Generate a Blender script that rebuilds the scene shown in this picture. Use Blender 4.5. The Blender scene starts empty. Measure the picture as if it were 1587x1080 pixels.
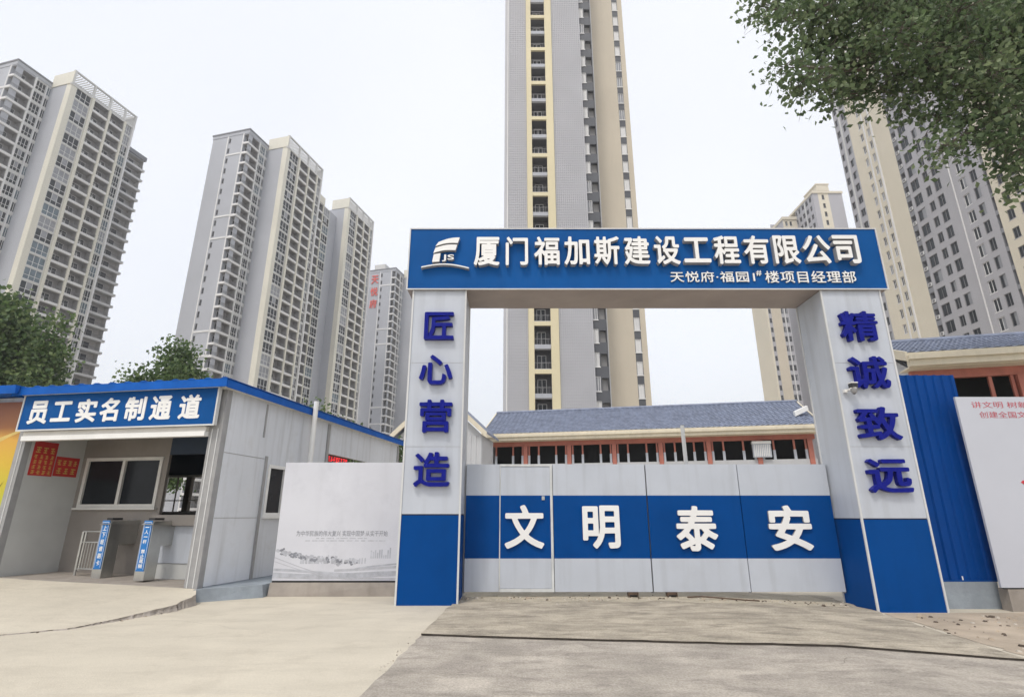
import bpy, bmesh, math, random
import numpy as np
from mathutils import Matrix, Vector
random.seed(7)
R = math.radians
S = bpy.context.scene
COL = S.collection

# ------------------------------------------------------------------ camera
cam = bpy.data.objects.new('camera', bpy.data.cameras.new('camera'))
COL.objects.link(cam)
cam.location = (0, 0, 1.6)
cam.rotation_euler = (R(90 + 17.2), 0, 0)
cam.data.lens = 19.03
cam.data.sensor_width = 36
cam.data.shift_x = -0.0016
cam.data.clip_start = 0.05
cam.data.clip_end = 6000
S.camera = cam

# ------------------------------------------------------------------ sky and sun (overcast)
SUN_EL, SUN_AZ = R(58), R(205)          # azimuth from +Y, clockwise: behind and left of the viewer
W = bpy.data.worlds.new('World'); S.world = W; W.use_nodes = True
nt = W.node_tree; nt.nodes.clear()
out = nt.nodes.new('ShaderNodeOutputWorld')
sky = nt.nodes.new('ShaderNodeTexSky'); sky.sky_type = 'NISHITA'; sky.sun_disc = False
sky.sun_elevation = SUN_EL; sky.sun_rotation = SUN_AZ; sky.dust_density = 4
b1 = nt.nodes.new('ShaderNodeBackground'); b1.inputs[1].default_value = 0.05
nt.links.new(sky.outputs[0], b1.inputs[0])
tc = nt.nodes.new('ShaderNodeTexCoord')
nz = nt.nodes.new('ShaderNodeTexNoise'); nz.inputs['Scale'].default_value = 1.1; nz.inputs['Detail'].default_value = 3
nt.links.new(tc.outputs['Generated'], nz.inputs['Vector'])
rp = nt.nodes.new('ShaderNodeValToRGB')
rp.color_ramp.elements[0].position = 0.25; rp.color_ramp.elements[0].color = (0.77, 0.78, 0.81, 1)
rp.color_ramp.elements[1].position = 0.7; rp.color_ramp.elements[1].color = (0.905, 0.905, 0.91, 1)
nt.links.new(nz.outputs['Fac'], rp.inputs[0])
b2 = nt.nodes.new('ShaderNodeBackground'); b2.inputs[1].default_value = 1.0
nt.links.new(rp.outputs[0], b2.inputs[0])
ad = nt.nodes.new('ShaderNodeAddShader')
nt.links.new(b1.outputs[0], ad.inputs[0]); nt.links.new(b2.outputs[0], ad.inputs[1])
nt.links.new(ad.outputs[0], out.inputs[0])

sl = bpy.data.lights.new('sun', 'SUN'); sl.energy = 1.5; sl.angle = R(11); sl.color = (1, 0.95, 0.87)
so = bpy.data.objects.new('sun', sl); COL.objects.link(so)
sd = Vector((math.sin(SUN_AZ) * math.cos(SUN_EL), math.cos(SUN_AZ) * math.cos(SUN_EL), math.sin(SUN_EL)))
so.rotation_euler = (-sd).to_track_quat('-Z', 'Y').to_euler()
so.location = (0, -20, 60)
S.view_settings.view_transform = 'Standard'; S.view_settings.look = 'None'
S.view_settings.exposure = 0.1; S.view_settings.gamma = 1.0
S.render.film_transparent = False
try:
    S.cycles.max_bounces = 6; S.cycles.use_denoising = True
except Exception:
    pass

# ------------------------------------------------------------------ materials
def srgb(r, g, b):
    f = lambda c: (c / 255 / 12.92) if c / 255 <= 0.04045 else ((c / 255 + 0.055) / 1.055) ** 2.4
    return (f(r), f(g), f(b))

MATS = {}
def mat(name, col, rough=0.6, var=0.08, scale=1.5, streak=0.0, bump=0.0, bscale=40, metal=0.0, spec=0.5, spot=0.0, spotcol=None, spotscale=3.0, emit=0.0, sweep=0.0, sweepcol=None, sweepscale=(0.5, 3.2, 1), grit=0.0):
    if name in MATS: return MATS[name]
    m = bpy.data.materials.new(name); m.use_nodes = True
    n = m.node_tree; N = n.nodes; L = n.links
    bs = N['Principled BSDF']
    bs.inputs['Roughness'].default_value = rough
    bs.inputs['Metallic'].default_value = metal
    bs.inputs['Specular IOR Level'].default_value = spec
    geo = N.new('ShaderNodeNewGeometry')
    t = N.new('ShaderNodeTexNoise'); t.inputs['Scale'].default_value = scale; t.inputs['Detail'].default_value = 6; t.inputs['Roughness'].default_value = 0.6
    L.new(geo.outputs['Position'], t.inputs['Vector'])
    r = N.new('ShaderNodeValToRGB')
    lo = [max(0, c * (1 - var)) for c in col]; hi = [min(1, c * (1 + var)) for c in col]
    r.color_ramp.elements[0].position = 0.32; r.color_ramp.elements[0].color = (*lo, 1)
    r.color_ramp.elements[1].position = 0.68; r.color_ramp.elements[1].color = (*hi, 1)
    L.new(t.outputs['Fac'], r.inputs[0])
    c = r.outputs[0]
    if streak > 0:
        mp = N.new('ShaderNodeMapping'); mp.inputs['Scale'].default_value = (5, 5, 0.35)
        L.new(geo.outputs['Position'], mp.inputs[0])
        s = N.new('ShaderNodeTexNoise'); s.inputs['Scale'].default_value = 1.0; s.inputs['Detail'].default_value = 5
        L.new(mp.outputs[0], s.inputs['Vector'])
        sr = N.new('ShaderNodeValToRGB')
        sr.color_ramp.elements[0].position = 0.5; sr.color_ramp.elements[0].color = (0, 0, 0, 1)
        sr.color_ramp.elements[1].position = 0.85; sr.color_ramp.elements[1].color = (streak, streak, streak, 1)
        L.new(s.outputs['Fac'], sr.inputs[0])
        mx = N.new('ShaderNodeMix'); mx.data_type = 'RGBA'
        L.new(sr.outputs[0], mx.inputs[0]); L.new(c, mx.inputs[6])
        mx.inputs[7].default_value = (col[0] * 0.42, col[1] * 0.4, col[2] * 0.36, 1)
        c = mx.outputs[2]
    if spot > 0:
        s = N.new('ShaderNodeTexNoise'); s.inputs['Scale'].default_value = spotscale; s.inputs['Detail'].default_value = 8; s.inputs['Roughness'].default_value = 0.7
        L.new(geo.outputs['Position'], s.inputs['Vector'])
        sr = N.new('ShaderNodeValToRGB')
        sr.color_ramp.elements[0].position = 0.52; sr.color_ramp.elements[0].color = (0, 0, 0, 1)
        sr.color_ramp.elements[1].position = 0.75; sr.color_ramp.elements[1].color = (spot, spot, spot, 1)
        L.new(s.outputs['Fac'], sr.inputs[0])
        mx = N.new('ShaderNodeMix'); mx.data_type = 'RGBA'
        L.new(sr.outputs[0], mx.inputs[0]); L.new(c, mx.inputs[6])
        sc = spotcol or [x * 0.5 for x in col]
        mx.inputs[7].default_value = (*sc, 1)
        c = mx.outputs[2]
    if sweep > 0:
        mp = N.new('ShaderNodeMapping'); mp.inputs['Scale'].default_value = sweepscale; mp.inputs['Rotation'].default_value = (0, 0, 0.25)
        L.new(geo.outputs['Position'], mp.inputs[0])
        s = N.new('ShaderNodeTexNoise'); s.inputs['Scale'].default_value = 1.3; s.inputs['Detail'].default_value = 7; s.inputs['Roughness'].default_value = 0.74; s.inputs['Distortion'].default_value = 0.35
        L.new(mp.outputs[0], s.inputs['Vector'])
        sr = N.new('ShaderNodeValToRGB')
        sr.color_ramp.elements[0].position = 0.46; sr.color_ramp.elements[0].color = (0, 0, 0, 1)
        sr.color_ramp.elements[1].position = 0.66; sr.color_ramp.elements[1].color = (sweep, sweep, sweep, 1)
        L.new(s.outputs['Fac'], sr.inputs[0])
        mx = N.new('ShaderNodeMix'); mx.data_type = 'RGBA'
        L.new(sr.outputs[0], mx.inputs[0]); L.new(c, mx.inputs[6])
        mx.inputs[7].default_value = (*(sweepcol or [x*0.5 for x in col]), 1)
        c = mx.outputs[2]
    if grit > 0:
        s = N.new('ShaderNodeTexNoise'); s.inputs['Scale'].default_value = 38; s.inputs['Detail'].default_value = 4; s.inputs['Roughness'].default_value = 0.8
        L.new(geo.outputs['Position'], s.inputs['Vector'])
        sr = N.new('ShaderNodeValToRGB')
        sr.color_ramp.elements[0].position = 0.36; sr.color_ramp.elements[0].color = (1-grit, 1-grit, 1-grit*1.1, 1)
        sr.color_ramp.elements[1].position = 0.62; sr.color_ramp.elements[1].color = (1, 1, 1, 1)
        L.new(s.outputs['Fac'], sr.inputs[0])
        mx = N.new('ShaderNodeMix'); mx.data_type = 'RGBA'; mx.blend_type = 'MULTIPLY'; mx.inputs[0].default_value = 1
        L.new(c, mx.inputs[6]); L.new(sr.outputs[0], mx.inputs[7]); c = mx.outputs[2]
    L.new(c, bs.inputs['Base Color'])
    if bump > 0:
        bt = N.new('ShaderNodeTexNoise'); bt.inputs['Scale'].default_value = bscale; bt.inputs['Detail'].default_value = 5
        L.new(geo.outputs['Position'], bt.inputs['Vector'])
        bn = N.new('ShaderNodeBump'); bn.inputs['Strength'].default_value = bump; bn.inputs['Distance'].default_value = 0.02
        L.new(bt.outputs['Fac'], bn.inputs['Height']); L.new(bn.outputs[0], bs.inputs['Normal'])
    if emit > 0:
        bs.inputs['Emission Color'].default_value = (*col, 1); bs.inputs['Emission Strength'].default_value = emit
    MATS[name] = m
    return m

M = {}
def D(k, *a, **kw): M[k] = mat(k, *a, **kw)
# gate and sheds
D('white_panel', (0.485, 0.52, 0.58), 0.45, 0.05, 0.8, streak=0.33, spot=0.18, spotcol=(0.36, 0.36, 0.37), spotscale=1.3, bump=0.05, bscale=3)
D('blue_panel', (0.001, 0.055, 0.232), 0.55, 0.10, 0.7, streak=0.12, spec=0.06)
D('sign_blue', (0.005, 0.078, 0.275), 0.5, 0.16, 0.4, streak=0.15, spec=0.08)
D('door_frame_paint', (0.60, 0.62, 0.62), 0.4, 0.12, 3.0, streak=0.4)
D('edge_trim', (0.60, 0.61, 0.61), 0.35, 0.05, 2.0, streak=0.3)
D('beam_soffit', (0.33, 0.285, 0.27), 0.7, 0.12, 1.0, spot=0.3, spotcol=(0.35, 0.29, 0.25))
D('letter_white', (0.80, 0.80, 0.79), 0.5, 0.03, 3)
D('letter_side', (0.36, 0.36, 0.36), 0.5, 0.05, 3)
D('letter_blue', (0.005, 0.010, 0.21), 0.35, 0.12, 4, spec=0.12)
D('shed_wall', (0.64, 0.665, 0.71), 0.5, 0.07, 0.9, streak=0.55, bump=0.08, bscale=4, spot=0.35, spotcol=(0.40, 0.39, 0.37), spotscale=1.8)
D('steel_grey', (0.31, 0.31, 0.315), 0.5, 0.12, 3, streak=0.3)
D('dark_gap', (0.02, 0.02, 0.022), 0.8, 0.1, 3)
D('roof_blue', (0.006, 0.10, 0.43), 0.45, 0.12, 2.0, streak=0.15, spec=0.12)
D('white_paint', (0.78, 0.78, 0.76), 0.4, 0.05, 2)
D('shutter', (0.62, 0.60, 0.56), 0.45, 0.08, 2)
D('inner_wall', (0.52, 0.53, 0.52), 0.6, 0.08, 1)
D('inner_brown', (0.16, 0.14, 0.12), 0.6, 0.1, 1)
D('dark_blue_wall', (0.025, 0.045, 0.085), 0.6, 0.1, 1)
D('window_dark', (0.012, 0.015, 0.019), 0.12, 0.2, 2, spec=0.25)
D('window_frame', (0.62, 0.61, 0.58), 0.4, 0.06, 3)
D('stainless', (0.52, 0.52, 0.50), 0.28, 0.06, 6, metal=0.85)
D('label_blue', (0.01, 0.17, 0.50), 0.4, 0.06, 3)
D('red_paper', (0.52, 0.028, 0.025), 0.6, 0.1, 3)
D('yellow_ink', (0.62, 0.42, 0.10), 0.6, 0.1, 3)
D('red_ink', (0.46, 0.085, 0.11), 0.5, 0.1, 3)
D('grey_ink', (0.22, 0.23, 0.26), 0.6, 0.15, 8)
D('pale_ink', (0.45, 0.46, 0.50), 0.6, 0.15, 8)
D('led_red', (0.9, 0.02, 0.03), 0.5, 0.02, 3, emit=2.0)
D('mist_ink', (0.44, 0.455, 0.50), 0.6, 0.2, 6)
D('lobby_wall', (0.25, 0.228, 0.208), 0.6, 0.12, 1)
D('crack', (0.10, 0.085, 0.07), 0.95, 0.3, 6)
D('hoarding_white', (0.62, 0.63, 0.68), 0.45, 0.05, 0.8, streak=0.10, bump=0.05, bscale=3, spot=0.6, spotcol=(0.47, 0.48, 0.53), spotscale=0.9)
D('plinth', (0.27, 0.305, 0.34), 0.85, 0.18, 2.5, streak=0.3, bump=0.3, bscale=20, spot=0.5, spotcol=(0.20, 0.25, 0.28), spotscale=1.6)
D('plinth_tan', (0.33, 0.295, 0.26), 0.85, 0.15, 2.0, streak=0.35, bump=0.3, bscale=20)
D('blue_sheet', (0.001, 0.050, 0.235), 0.45, 0.08, 1.5, streak=0.15, spec=0.10)
D('banner_white', (0.50, 0.52, 0.58), 0.4, 0.03, 0.8)
D('banner_flower', (0.55, 0.03, 0.05), 0.5, 0.2, 6)
D('black_plastic', (0.02, 0.02, 0.022), 0.3, 0.1, 5)
D('rust', (0.10, 0.065, 0.045), 0.8, 0.3, 9)
# ground
D('concrete', (0.58, 0.53, 0.435), 0.9, 0.08, 0.55, bump=0.3, bscale=60, spot=0.6, spotcol=(0.42, 0.375, 0.30), spotscale=1.7, sweep=0.45, sweepcol=(0.45, 0.405, 0.33), sweepscale=(.5, 1.6, 1), grit=.13)
D('driveway', (0.475, 0.43, 0.375), 0.85, 0.22, 1.1, bump=0.5, bscale=45, spot=0.8, spotcol=(0.29, 0.255, 0.23), spotscale=1.0, sweep=0.75, sweepcol=(0.245, 0.217, 0.19), sweepscale=(1.1, 2.4, 1), grit=.35)
D('driveway_upper', (0.49, 0.435, 0.35), 0.85, 0.22, 1.2, bump=0.5, bscale=45, spot=0.8, spotcol=(0.285, 0.245, 0.20), spotscale=1.1, sweep=0.85, sweepcol=(0.215, 0.187, 0.15), sweepscale=(1.0, 2.6, 1), grit=.35)
D('dirt', (0.42, 0.35, 0.27), 0.95, 0.22, 1.2, bump=0.6, bscale=30, spot=0.5, spotcol=(0.30, 0.24, 0.18), spotscale=2.0)
D('dirt_pale', (0.50, 0.445, 0.35), 0.95, 0.18, 2.2, bump=0.5, bscale=30, spot=0.6, spotcol=(0.36, 0.31, 0.24), spotscale=3.0, grit=.3)
D('rubble_brown', (0.10, 0.078, 0.06), 0.95, 0.4, 12)
D('rubble_pale', (0.48, 0.44, 0.38), 0.95, 0.25, 12)
# towers
D('tower_grey', (0.385, 0.40, 0.44), 0.75, 0.05, 0.12, streak=0.12)
D('tower_dark', (0.20, 0.205, 0.225), 0.75, 0.06, 0.12)
D('tower_cream', (0.64, 0.62, 0.54), 0.75, 0.05, 0.12, streak=0.1)
D('strip_dark', (0.075, 0.08, 0.092), 0.6, 0.1, 0.2)
D('tower_white', (0.66, 0.66, 0.66), 0.7, 0.05, 0.2)
D('tower_band', (0.55, 0.55, 0.54), 0.7, 0.06, 0.2)
D('recess_light', (0.46, 0.45, 0.44), 0.85, 0.12, 0.4)  # paler copy of the recess colour, makes up for blocked skylight
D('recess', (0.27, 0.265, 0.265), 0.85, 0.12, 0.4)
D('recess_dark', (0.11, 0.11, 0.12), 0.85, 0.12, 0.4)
D('rail', (0.16, 0.16, 0.165), 0.5, 0.1, 2)
D('glass_dark', (0.014, 0.018, 0.024), 0.2, 0.3, 0.6, spec=0.3)
D('glass_blue', (0.10, 0.14, 0.17), 0.15, 0.3, 0.6, spec=0.5)
D('curtain', (0.25, 0.26, 0.285), 0.5, 0.15, 0.8)
D('rib_grey', (0.43, 0.435, 0.465), 0.6, 0.05, 0.2)
D('beige', (0.52, 0.465, 0.375), 0.75, 0.05, 0.12, streak=0.12)
D('yellow_cream', (0.64, 0.575, 0.39), 0.75, 0.05, 0.12)
D('r_grey', (0.375, 0.372, 0.40), 0.75, 0.05, 0.12, streak=0.12)
D('r_cream', (0.62, 0.57, 0.465), 0.75, 0.05, 0.12, streak=0.12)
D('far_red', (0.62, 0.10, 0.08), 0.6, 0.1, 1)
# site office
D('roof_tile', (0.195, 0.225, 0.305), 0.6, 0.25, 2.5)
D('eave_cream', (0.68, 0.62, 0.49), 0.6, 0.07, 1.5, streak=0.25)
D('red_paint', (0.43, 0.15, 0.11), 0.6, 0.12, 2, streak=0.2)
D('office_wall', (0.50, 0.51, 0.53), 0.7, 0.06, 1.0)
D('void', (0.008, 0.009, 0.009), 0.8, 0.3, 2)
# plants
def leafmat(name, c1, c2, scale):
    m = bpy.data.materials.new(name); m.use_nodes = True
    N = m.node_tree.nodes; L = m.node_tree.links; bs = N['Principled BSDF']
    bs.inputs['Roughness'].default_value = 0.55
    geo = N.new('ShaderNodeNewGeometry')
    rnd = N.new('ShaderNodeMix'); rnd.data_type = 'RGBA'
    L.new(geo.outputs['Random Per Island'], rnd.inputs[0])
    rnd.inputs[6].default_value = (*c1, 1); rnd.inputs[7].default_value = (*c2, 1)
    L.new(rnd.outputs[2], bs.inputs['Base Color'])
    tr = N.new('ShaderNodeBsdfTranslucent'); L.new(rnd.outputs[2], tr.inputs['Color'])
    mx = N.new('ShaderNodeMixShader'); mx.inputs[0].default_value = 0.42
    L.new(bs.outputs[0], mx.inputs[1]); L.new(tr.outputs[0], mx.inputs[2])
    L.new(mx.outputs[0], N['Material Output'].inputs[0])
    M[name] = m
leafmat('poplar_leaf', (0.060, 0.100, 0.045), (0.15, 0.215, 0.095), 1)
leafmat('poplar_leaf_pale', (0.12, 0.17, 0.08), (0.26, 0.325, 0.17), 1)
leafmat('dark_leaf_pale', (0.10, 0.15, 0.055), (0.22, 0.29, 0.115), 1)
leafmat('dark_leaf', (0.045, 0.088, 0.032), (0.13, 0.205, 0.07), 1)
D('bark', (0.12, 0.10, 0.08), 0.9, 0.3, 6, bump=0.5, bscale=25)

# orange printed hoarding
def poster_mat():
    m = bpy.data.materials.new('orange_print'); m.use_nodes = True
    N = m.node_tree.nodes; L = m.node_tree.links; bs = N['Principled BSDF']; bs.inputs['Roughness'].default_value = 0.4
    t = N.new('ShaderNodeTexCoord'); mp = N.new('ShaderNodeMapping'); mp.inputs['Scale'].default_value = (0.5, 0.5, 0.42)
    L.new(t.outputs['Object'], mp.inputs[0])
    nz = N.new('ShaderNodeTexNoise'); nz.inputs['Scale'].default_value = 1.3; nz.inputs['Detail'].default_value = 2
    L.new(mp.outputs[0], nz.inputs['Vector'])
    sx = N.new('ShaderNodeSeparateXYZ'); L.new(mp.outputs[0], sx.inputs[0])
    a = N.new('ShaderNodeMath'); a.operation = 'MULTIPLY_ADD'; a.inputs[1].default_value = 0.5; L.new(nz.outputs['Fac'], a.inputs[0]); L.new(sx.outputs['Z'], a.inputs[2])
    s = N.new('ShaderNodeMath'); s.operation = 'SUBTRACT'; s.inputs[1].default_value = 1.0; L.new(a.outputs[0], s.inputs[0])
    r = N.new('ShaderNodeValToRGB'); e = r.color_ramp.elements
    e[0].position = 0.0; e[0].color = (0.45, 0.50, 0.03, 1)
    e[1].position = 1.0; e[1].color = (0.22, 0.07, 0.03, 1)
    for p, c in ((0.3, (0.62, 0.42, 0.03, 1)), (0.62, (0.66, 0.36, 0.05, 1)), (0.74, (0.30, 0.11, 0.03, 1))):
        q = e.new(p); q.color = c
    L.new(s.outputs[0], r.inputs[0]); L.new(r.outputs[0], bs.inputs['Base Color'])
    M['orange_print'] = m
poster_mat()
D('poster_pale', (0.70, 0.52, 0.16), 0.4, 0.15, 2)
D('poster_leaf', (0.10, 0.05, 0.02), 0.5, 0.2, 4)

# ------------------------------------------------------------------ mesh helpers
class MB:
    def __init__(s): s.v = []; s.f = []; s.m = []; s.ml = []
    def mi(s, name):
        if name not in s.ml: s.ml.append(name)
        return s.ml.index(name)
    def quad(s, a, b, c, d, m):
        i = len(s.v); s.v += [tuple(a), tuple(b), tuple(c), tuple(d)]; s.f.append((i, i+1, i+2, i+3)); s.m.append(s.mi(m))
    def poly(s, pts, m):
        i = len(s.v); s.v += [tuple(p) for p in pts]; s.f.append(tuple(range(i, i+len(pts)))); s.m.append(s.mi(m))
    def hexa(s, p, m):      # 8 points: bottom ring 0-3, top ring 4-7
        i = len(s.v); s.v += [tuple(q) for q in p]
        k = s.mi(m) if isinstance(m, str) else None
        fs = [(3,2,1,0), (4,5,6,7), (0,1,5,4), (1,2,6,5), (2,3,7,6), (3,0,4,7)]
        names = [m]*6 if k is not None else m
        for f, n in zip(fs, names):
            s.f.append(tuple(i+j for j in f)); s.m.append(s.mi(n))
    def box(s, x0, x1, y0, y1, z0, z1, m):     # m may be a list: bottom, top, -y, +x, +y, -x
        s.hexa([(x0,y0,z0),(x1,y0,z0),(x1,y1,z0),(x0,y1,z0),(x0,y0,z1),(x1,y0,z1),(x1,y1,z1),(x0,y1,z1)], m)
    def tube(s, p0, p1, r0, r1, m, n=10, caps=True):
        p0, p1 = Vector(p0), Vector(p1); d = (p1-p0).normalized()
        a = d.orthogonal().normalized(); b = d.cross(a)
        i = len(s.v); k = s.mi(m)
        for p, r in ((p0, r0), (p1, r1)):
            for j in range(n):
                t = 2*math.pi*j/n; s.v.append(tuple(p + a*(r*math.cos(t)) + b*(r*math.sin(t))))
        for j in range(n):
            s.f.append((i+j, i+(j+1) % n, i+n+(j+1) % n, i+n+j)); s.m.append(k)
        if caps:
            s.f.append(tuple(i+j for j in reversed(range(n)))); s.m.append(k)
            s.f.append(tuple(i+n+j for j in range(n))); s.m.append(k)
    def prism(s, pts, y0, y1, m, mside=None):   # outline in XZ, counter-clockwise seen from -Y, extruded y0 (front) to y1
        n = len(pts); i = len(s.v)
        s.v += [(x, y0, z) for x, z in pts] + [(x, y1, z) for x, z in pts]
        s.f.append(tuple(i+j for j in range(n))); s.m.append(s.mi(m))
        s.f.append(tuple(i+n+j for j in reversed(range(n)))); s.m.append(s.mi(mside or m))
        for j in range(n):
            s.f.append((i+(j+1) % n, i+j, i+n+j, i+n+(j+1) % n)); s.m.append(s.mi(mside or m))
    def mesh(s, name, smooth=False):
        me = bpy.data.meshes.new(name); me.from_pydata(s.v, [], s.f)
        for n in s.ml: me.materials.append(M[n])
        me.polygons.foreach_set('material_index', s.m)
        if smooth: me.polygons.foreach_set('use_smooth', [True]*len(me.polygons))
        me.update(); return me
    def build(s, name, parent=None, loc=(0,0,0), rz=0, smooth=False, bevel=0):
        return link(name, s.mesh(name, smooth), parent, loc, rz, bevel)

def link(name, me, parent=None, loc=(0,0,0), rz=0, bevel=0):
    o = bpy.data.objects.new(name, me); COL.objects.link(o)
    o.location = loc; o.rotation_euler = (0, 0, rz)
    if parent is not None: o.parent = parent
    if bevel:
        b = o.modifiers.new('bevel', 'BEVEL'); b.width = bevel; b.segments = 2; b.limit_method = 'ANGLE'
    return o
def tag(o, label, cat, group=None):
    o['label'] = label; o['category'] = cat
    if group: o['group'] = group
    return o
def thing(name, label, cat, loc=(0,0,0), rz=0, group=None):
    o = bpy.data.objects.new(name, None); COL.objects.link(o); o.location = loc; o.rotation_euler = (0,0,rz); o.empty_display_size = 0.3
    return tag(o, label, cat, group)
def struct(o): o['kind'] = 'structure'; return o

def plain_glyph(txt, spacing):
    cu = bpy.data.curves.new('glyph', 'FONT'); cu.body = txt; cu.size = 1; cu.resolution_u = 4; cu.space_character = spacing
    o = bpy.data.objects.new('glyph', cu); COL.objects.link(o)
    dg = bpy.context.evaluated_depsgraph_get(); dg.update()
    me = bpy.data.meshes.new_from_object(o.evaluated_get(dg)); me.calc_loop_triangles()
    v = np.array([q.co[:2] for q in me.vertices]); t = np.array([q.vertices[:] for q in me.loop_triangles])
    bpy.data.objects.remove(o); bpy.data.curves.remove(cu); bpy.data.meshes.remove(me)
    return v, t
def heavy_outline(v, t, bold, res=190):
    """thicken a glyph: fill it on a fine grid, grow it, trace the new outline"""
    pad = int(bold*res)+5; lo = v.min(0); hi = v.max(0); g = ((hi-lo)*res).astype(int)+2*pad+2
    A = np.zeros((g[1], g[0]), bool); P_ = (v-lo)*res+pad
    for tri in t:
        p = P_[tri]; x0, y0 = np.maximum(np.floor(p.min(0)).astype(int), 0); x1, y1 = np.ceil(p.max(0)).astype(int)+1
        X, Y = np.meshgrid(np.arange(x0, x1), np.arange(y0, y1))
        d = [(p[(k+1) % 3][0]-p[k][0])*(Y-p[k][1])-(p[(k+1) % 3][1]-p[k][1])*(X-p[k][0]) for k in range(3)]
        A[y0:y1, x0:x1] |= ((d[0] >= -1e-6) & (d[1] >= -1e-6) & (d[2] >= -1e-6)) | ((d[0] <= 1e-6) & (d[1] <= 1e-6) & (d[2] <= 1e-6))
    r = max(1, int(round(bold*res))); B = A.copy()
    for dy in range(-r, r+1):
        for dx in range(-r, r+1):
            if abs(dx)+abs(dy) <= 1.45*r: B |= np.roll(np.roll(A, dy, 0), dx, 1)
    F = B.astype(float)
    for _ in range(2):
        F = (F+np.roll(F, 1, 0)+np.roll(F, -1, 0))/3; F = (F+np.roll(F, 1, 1)+np.roll(F, -1, 1))/3
    nxt = {}; T = .5
    C = F > T
    Hh, Ww = F.shape
    def ip(ax, ay, bx, by):
        u = (T-F[ay, ax])/(F[by, bx]-F[ay, ax]); return (ax+(bx-ax)*u, ay+(by-ay)*u)
    code = C[:-1, :-1]*1+C[:-1, 1:]*2+C[1:, 1:]*4+C[1:, :-1]*8
    segs = {1: [(3, 0)], 2: [(0, 1)], 3: [(3, 1)], 4: [(1, 2)], 5: [(3, 0), (1, 2)], 6: [(0, 2)], 7: [(3, 2)], 8: [(2, 3)], 9: [(2, 0)], 10: [(0, 1), (2, 3)], 11: [(2, 1)], 12: [(1, 3)], 13: [(1, 0)], 14: [(0, 3)]}
    pos = {}
    for y, x in zip(*np.nonzero((code > 0) & (code < 15))):
        for a, b in segs[int(code[y, x])]:
            ks = []
            for e in (a, b):
                k = [('h', x, y), ('v', x+1, y), ('h', x, y+1), ('v', x, y)][e]
                if k not in pos: pos[k] = ip(x, y, x+1, y) if (e == 0) else ip(x+1, y, x+1, y+1) if e == 1 else ip(x, y+1, x+1, y+1) if e == 2 else ip(x, y, x, y+1)
                ks.append(k)
            nxt[ks[0]] = ks[1]
    loops = []; left = set(nxt)
    while left:
        k0 = next(iter(left)); k = k0; L = []
        while k in left:
            left.discard(k); L.append(pos[k]); k = nxt.get(k)
        if len(L) > 8: loops.append(L)
    def simp(L, tol):
        if len(L) < 3: return L
        p0, p1 = np.array(L[0]), np.array(L[-1]); d = p1-p0; n = np.hypot(*d); Q = np.array(L)-p0
        dist = np.abs(d[0]*Q[:, 1]-d[1]*Q[:, 0])/n if n > 1e-9 else np.hypot(Q[:, 0], Q[:, 1])
        i = int(dist.argmax())
        if dist[i] <= tol: return [L[0], L[-1]]
        return simp(L[:i+1], tol)[:-1]+simp(L[i:], tol)
    res_ = []
    for L in loops:
        h = len(L)//2; s_ = simp(L[:h+1], .55)[:-1]+simp(L[h:]+[L[0]], .55)[:-1]
        if len(s_) >= 3: res_.append([((x-pad)/res+lo[0], (y-pad)/res+lo[1]) for x, y in s_])
    return res_
GLY = {}
def text_mesh(name, txt, w, h, depth, m, bold=0.0, mside=None, spacing=1.0, bevel=0.0):
    """raised lettering in the XZ plane, facing -Y, centred at the origin, fitted to w x h; its back lies at y=0"""
    key = (txt, bold, spacing)
    if key not in GLY:
        v, t = plain_glyph(txt, spacing)
        if bold > .005:
            cu = bpy.data.curves.new('glyph', 'CURVE'); cu.dimensions = '2D'; cu.fill_mode = 'BOTH'; cu.extrude = .1
            for L in heavy_outline(v, t, bold, 190 if len(txt) < 2 else 110):
                sp = cu.splines.new('POLY'); sp.points.add(len(L)-1); sp.use_cyclic_u = True
                for p, q in zip(sp.points, L): p.co = (q[0], q[1], 0, 1)
        else:
            cu = bpy.data.curves.new('glyph', 'FONT'); cu.body = txt; cu.size = 1; cu.extrude = .1; cu.resolution_u = 3; cu.space_character = spacing
        o = bpy.data.objects.new('glyph', cu); COL.objects.link(o)
        dg = bpy.context.evaluated_depsgraph_get(); dg.update()
        GLY[key] = bpy.data.meshes.new_from_object(o.evaluated_get(dg))
        bpy.data.objects.remove(o); bpy.data.curves.remove(cu)
    me = GLY[key].copy()
    vs = [v.co.copy() for v in me.vertices]
    x0 = min(v.x for v in vs); x1 = max(v.x for v in vs); y0 = min(v.y for v in vs); y1 = max(v.y for v in vs)
    sx = w/(x1-x0) if w else None; sy = h/(y1-y0) if h else None
    sx = sx or sy; sy = sy or sx
    for v, c in zip(me.vertices, vs):
        v.co = ((c.x-(x0+x1)/2)*sx, -(c.z+0.1)/0.2*depth, (c.y-(y0+y1)/2)*sy)
    me.materials.clear(); me.materials.append(M[m])
    if mside: me.materials.append(M[mside])
    me.update()
    for p in me.polygons:
        p.material_index = 1 if (mside and abs(p.normal.y) < 0.7) else 0
        p.use_smooth = False
    me.update(); me.name = name
    return me

# ------------------------------------------------------------------ ground
def gz(x, y):
    t = min(1, max(0, (x-3.5)/3.5)); t = t*t*(3-2*t)
    f = min(1, max(0, (y+2)/8))
    return -0.12*t*f

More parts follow.
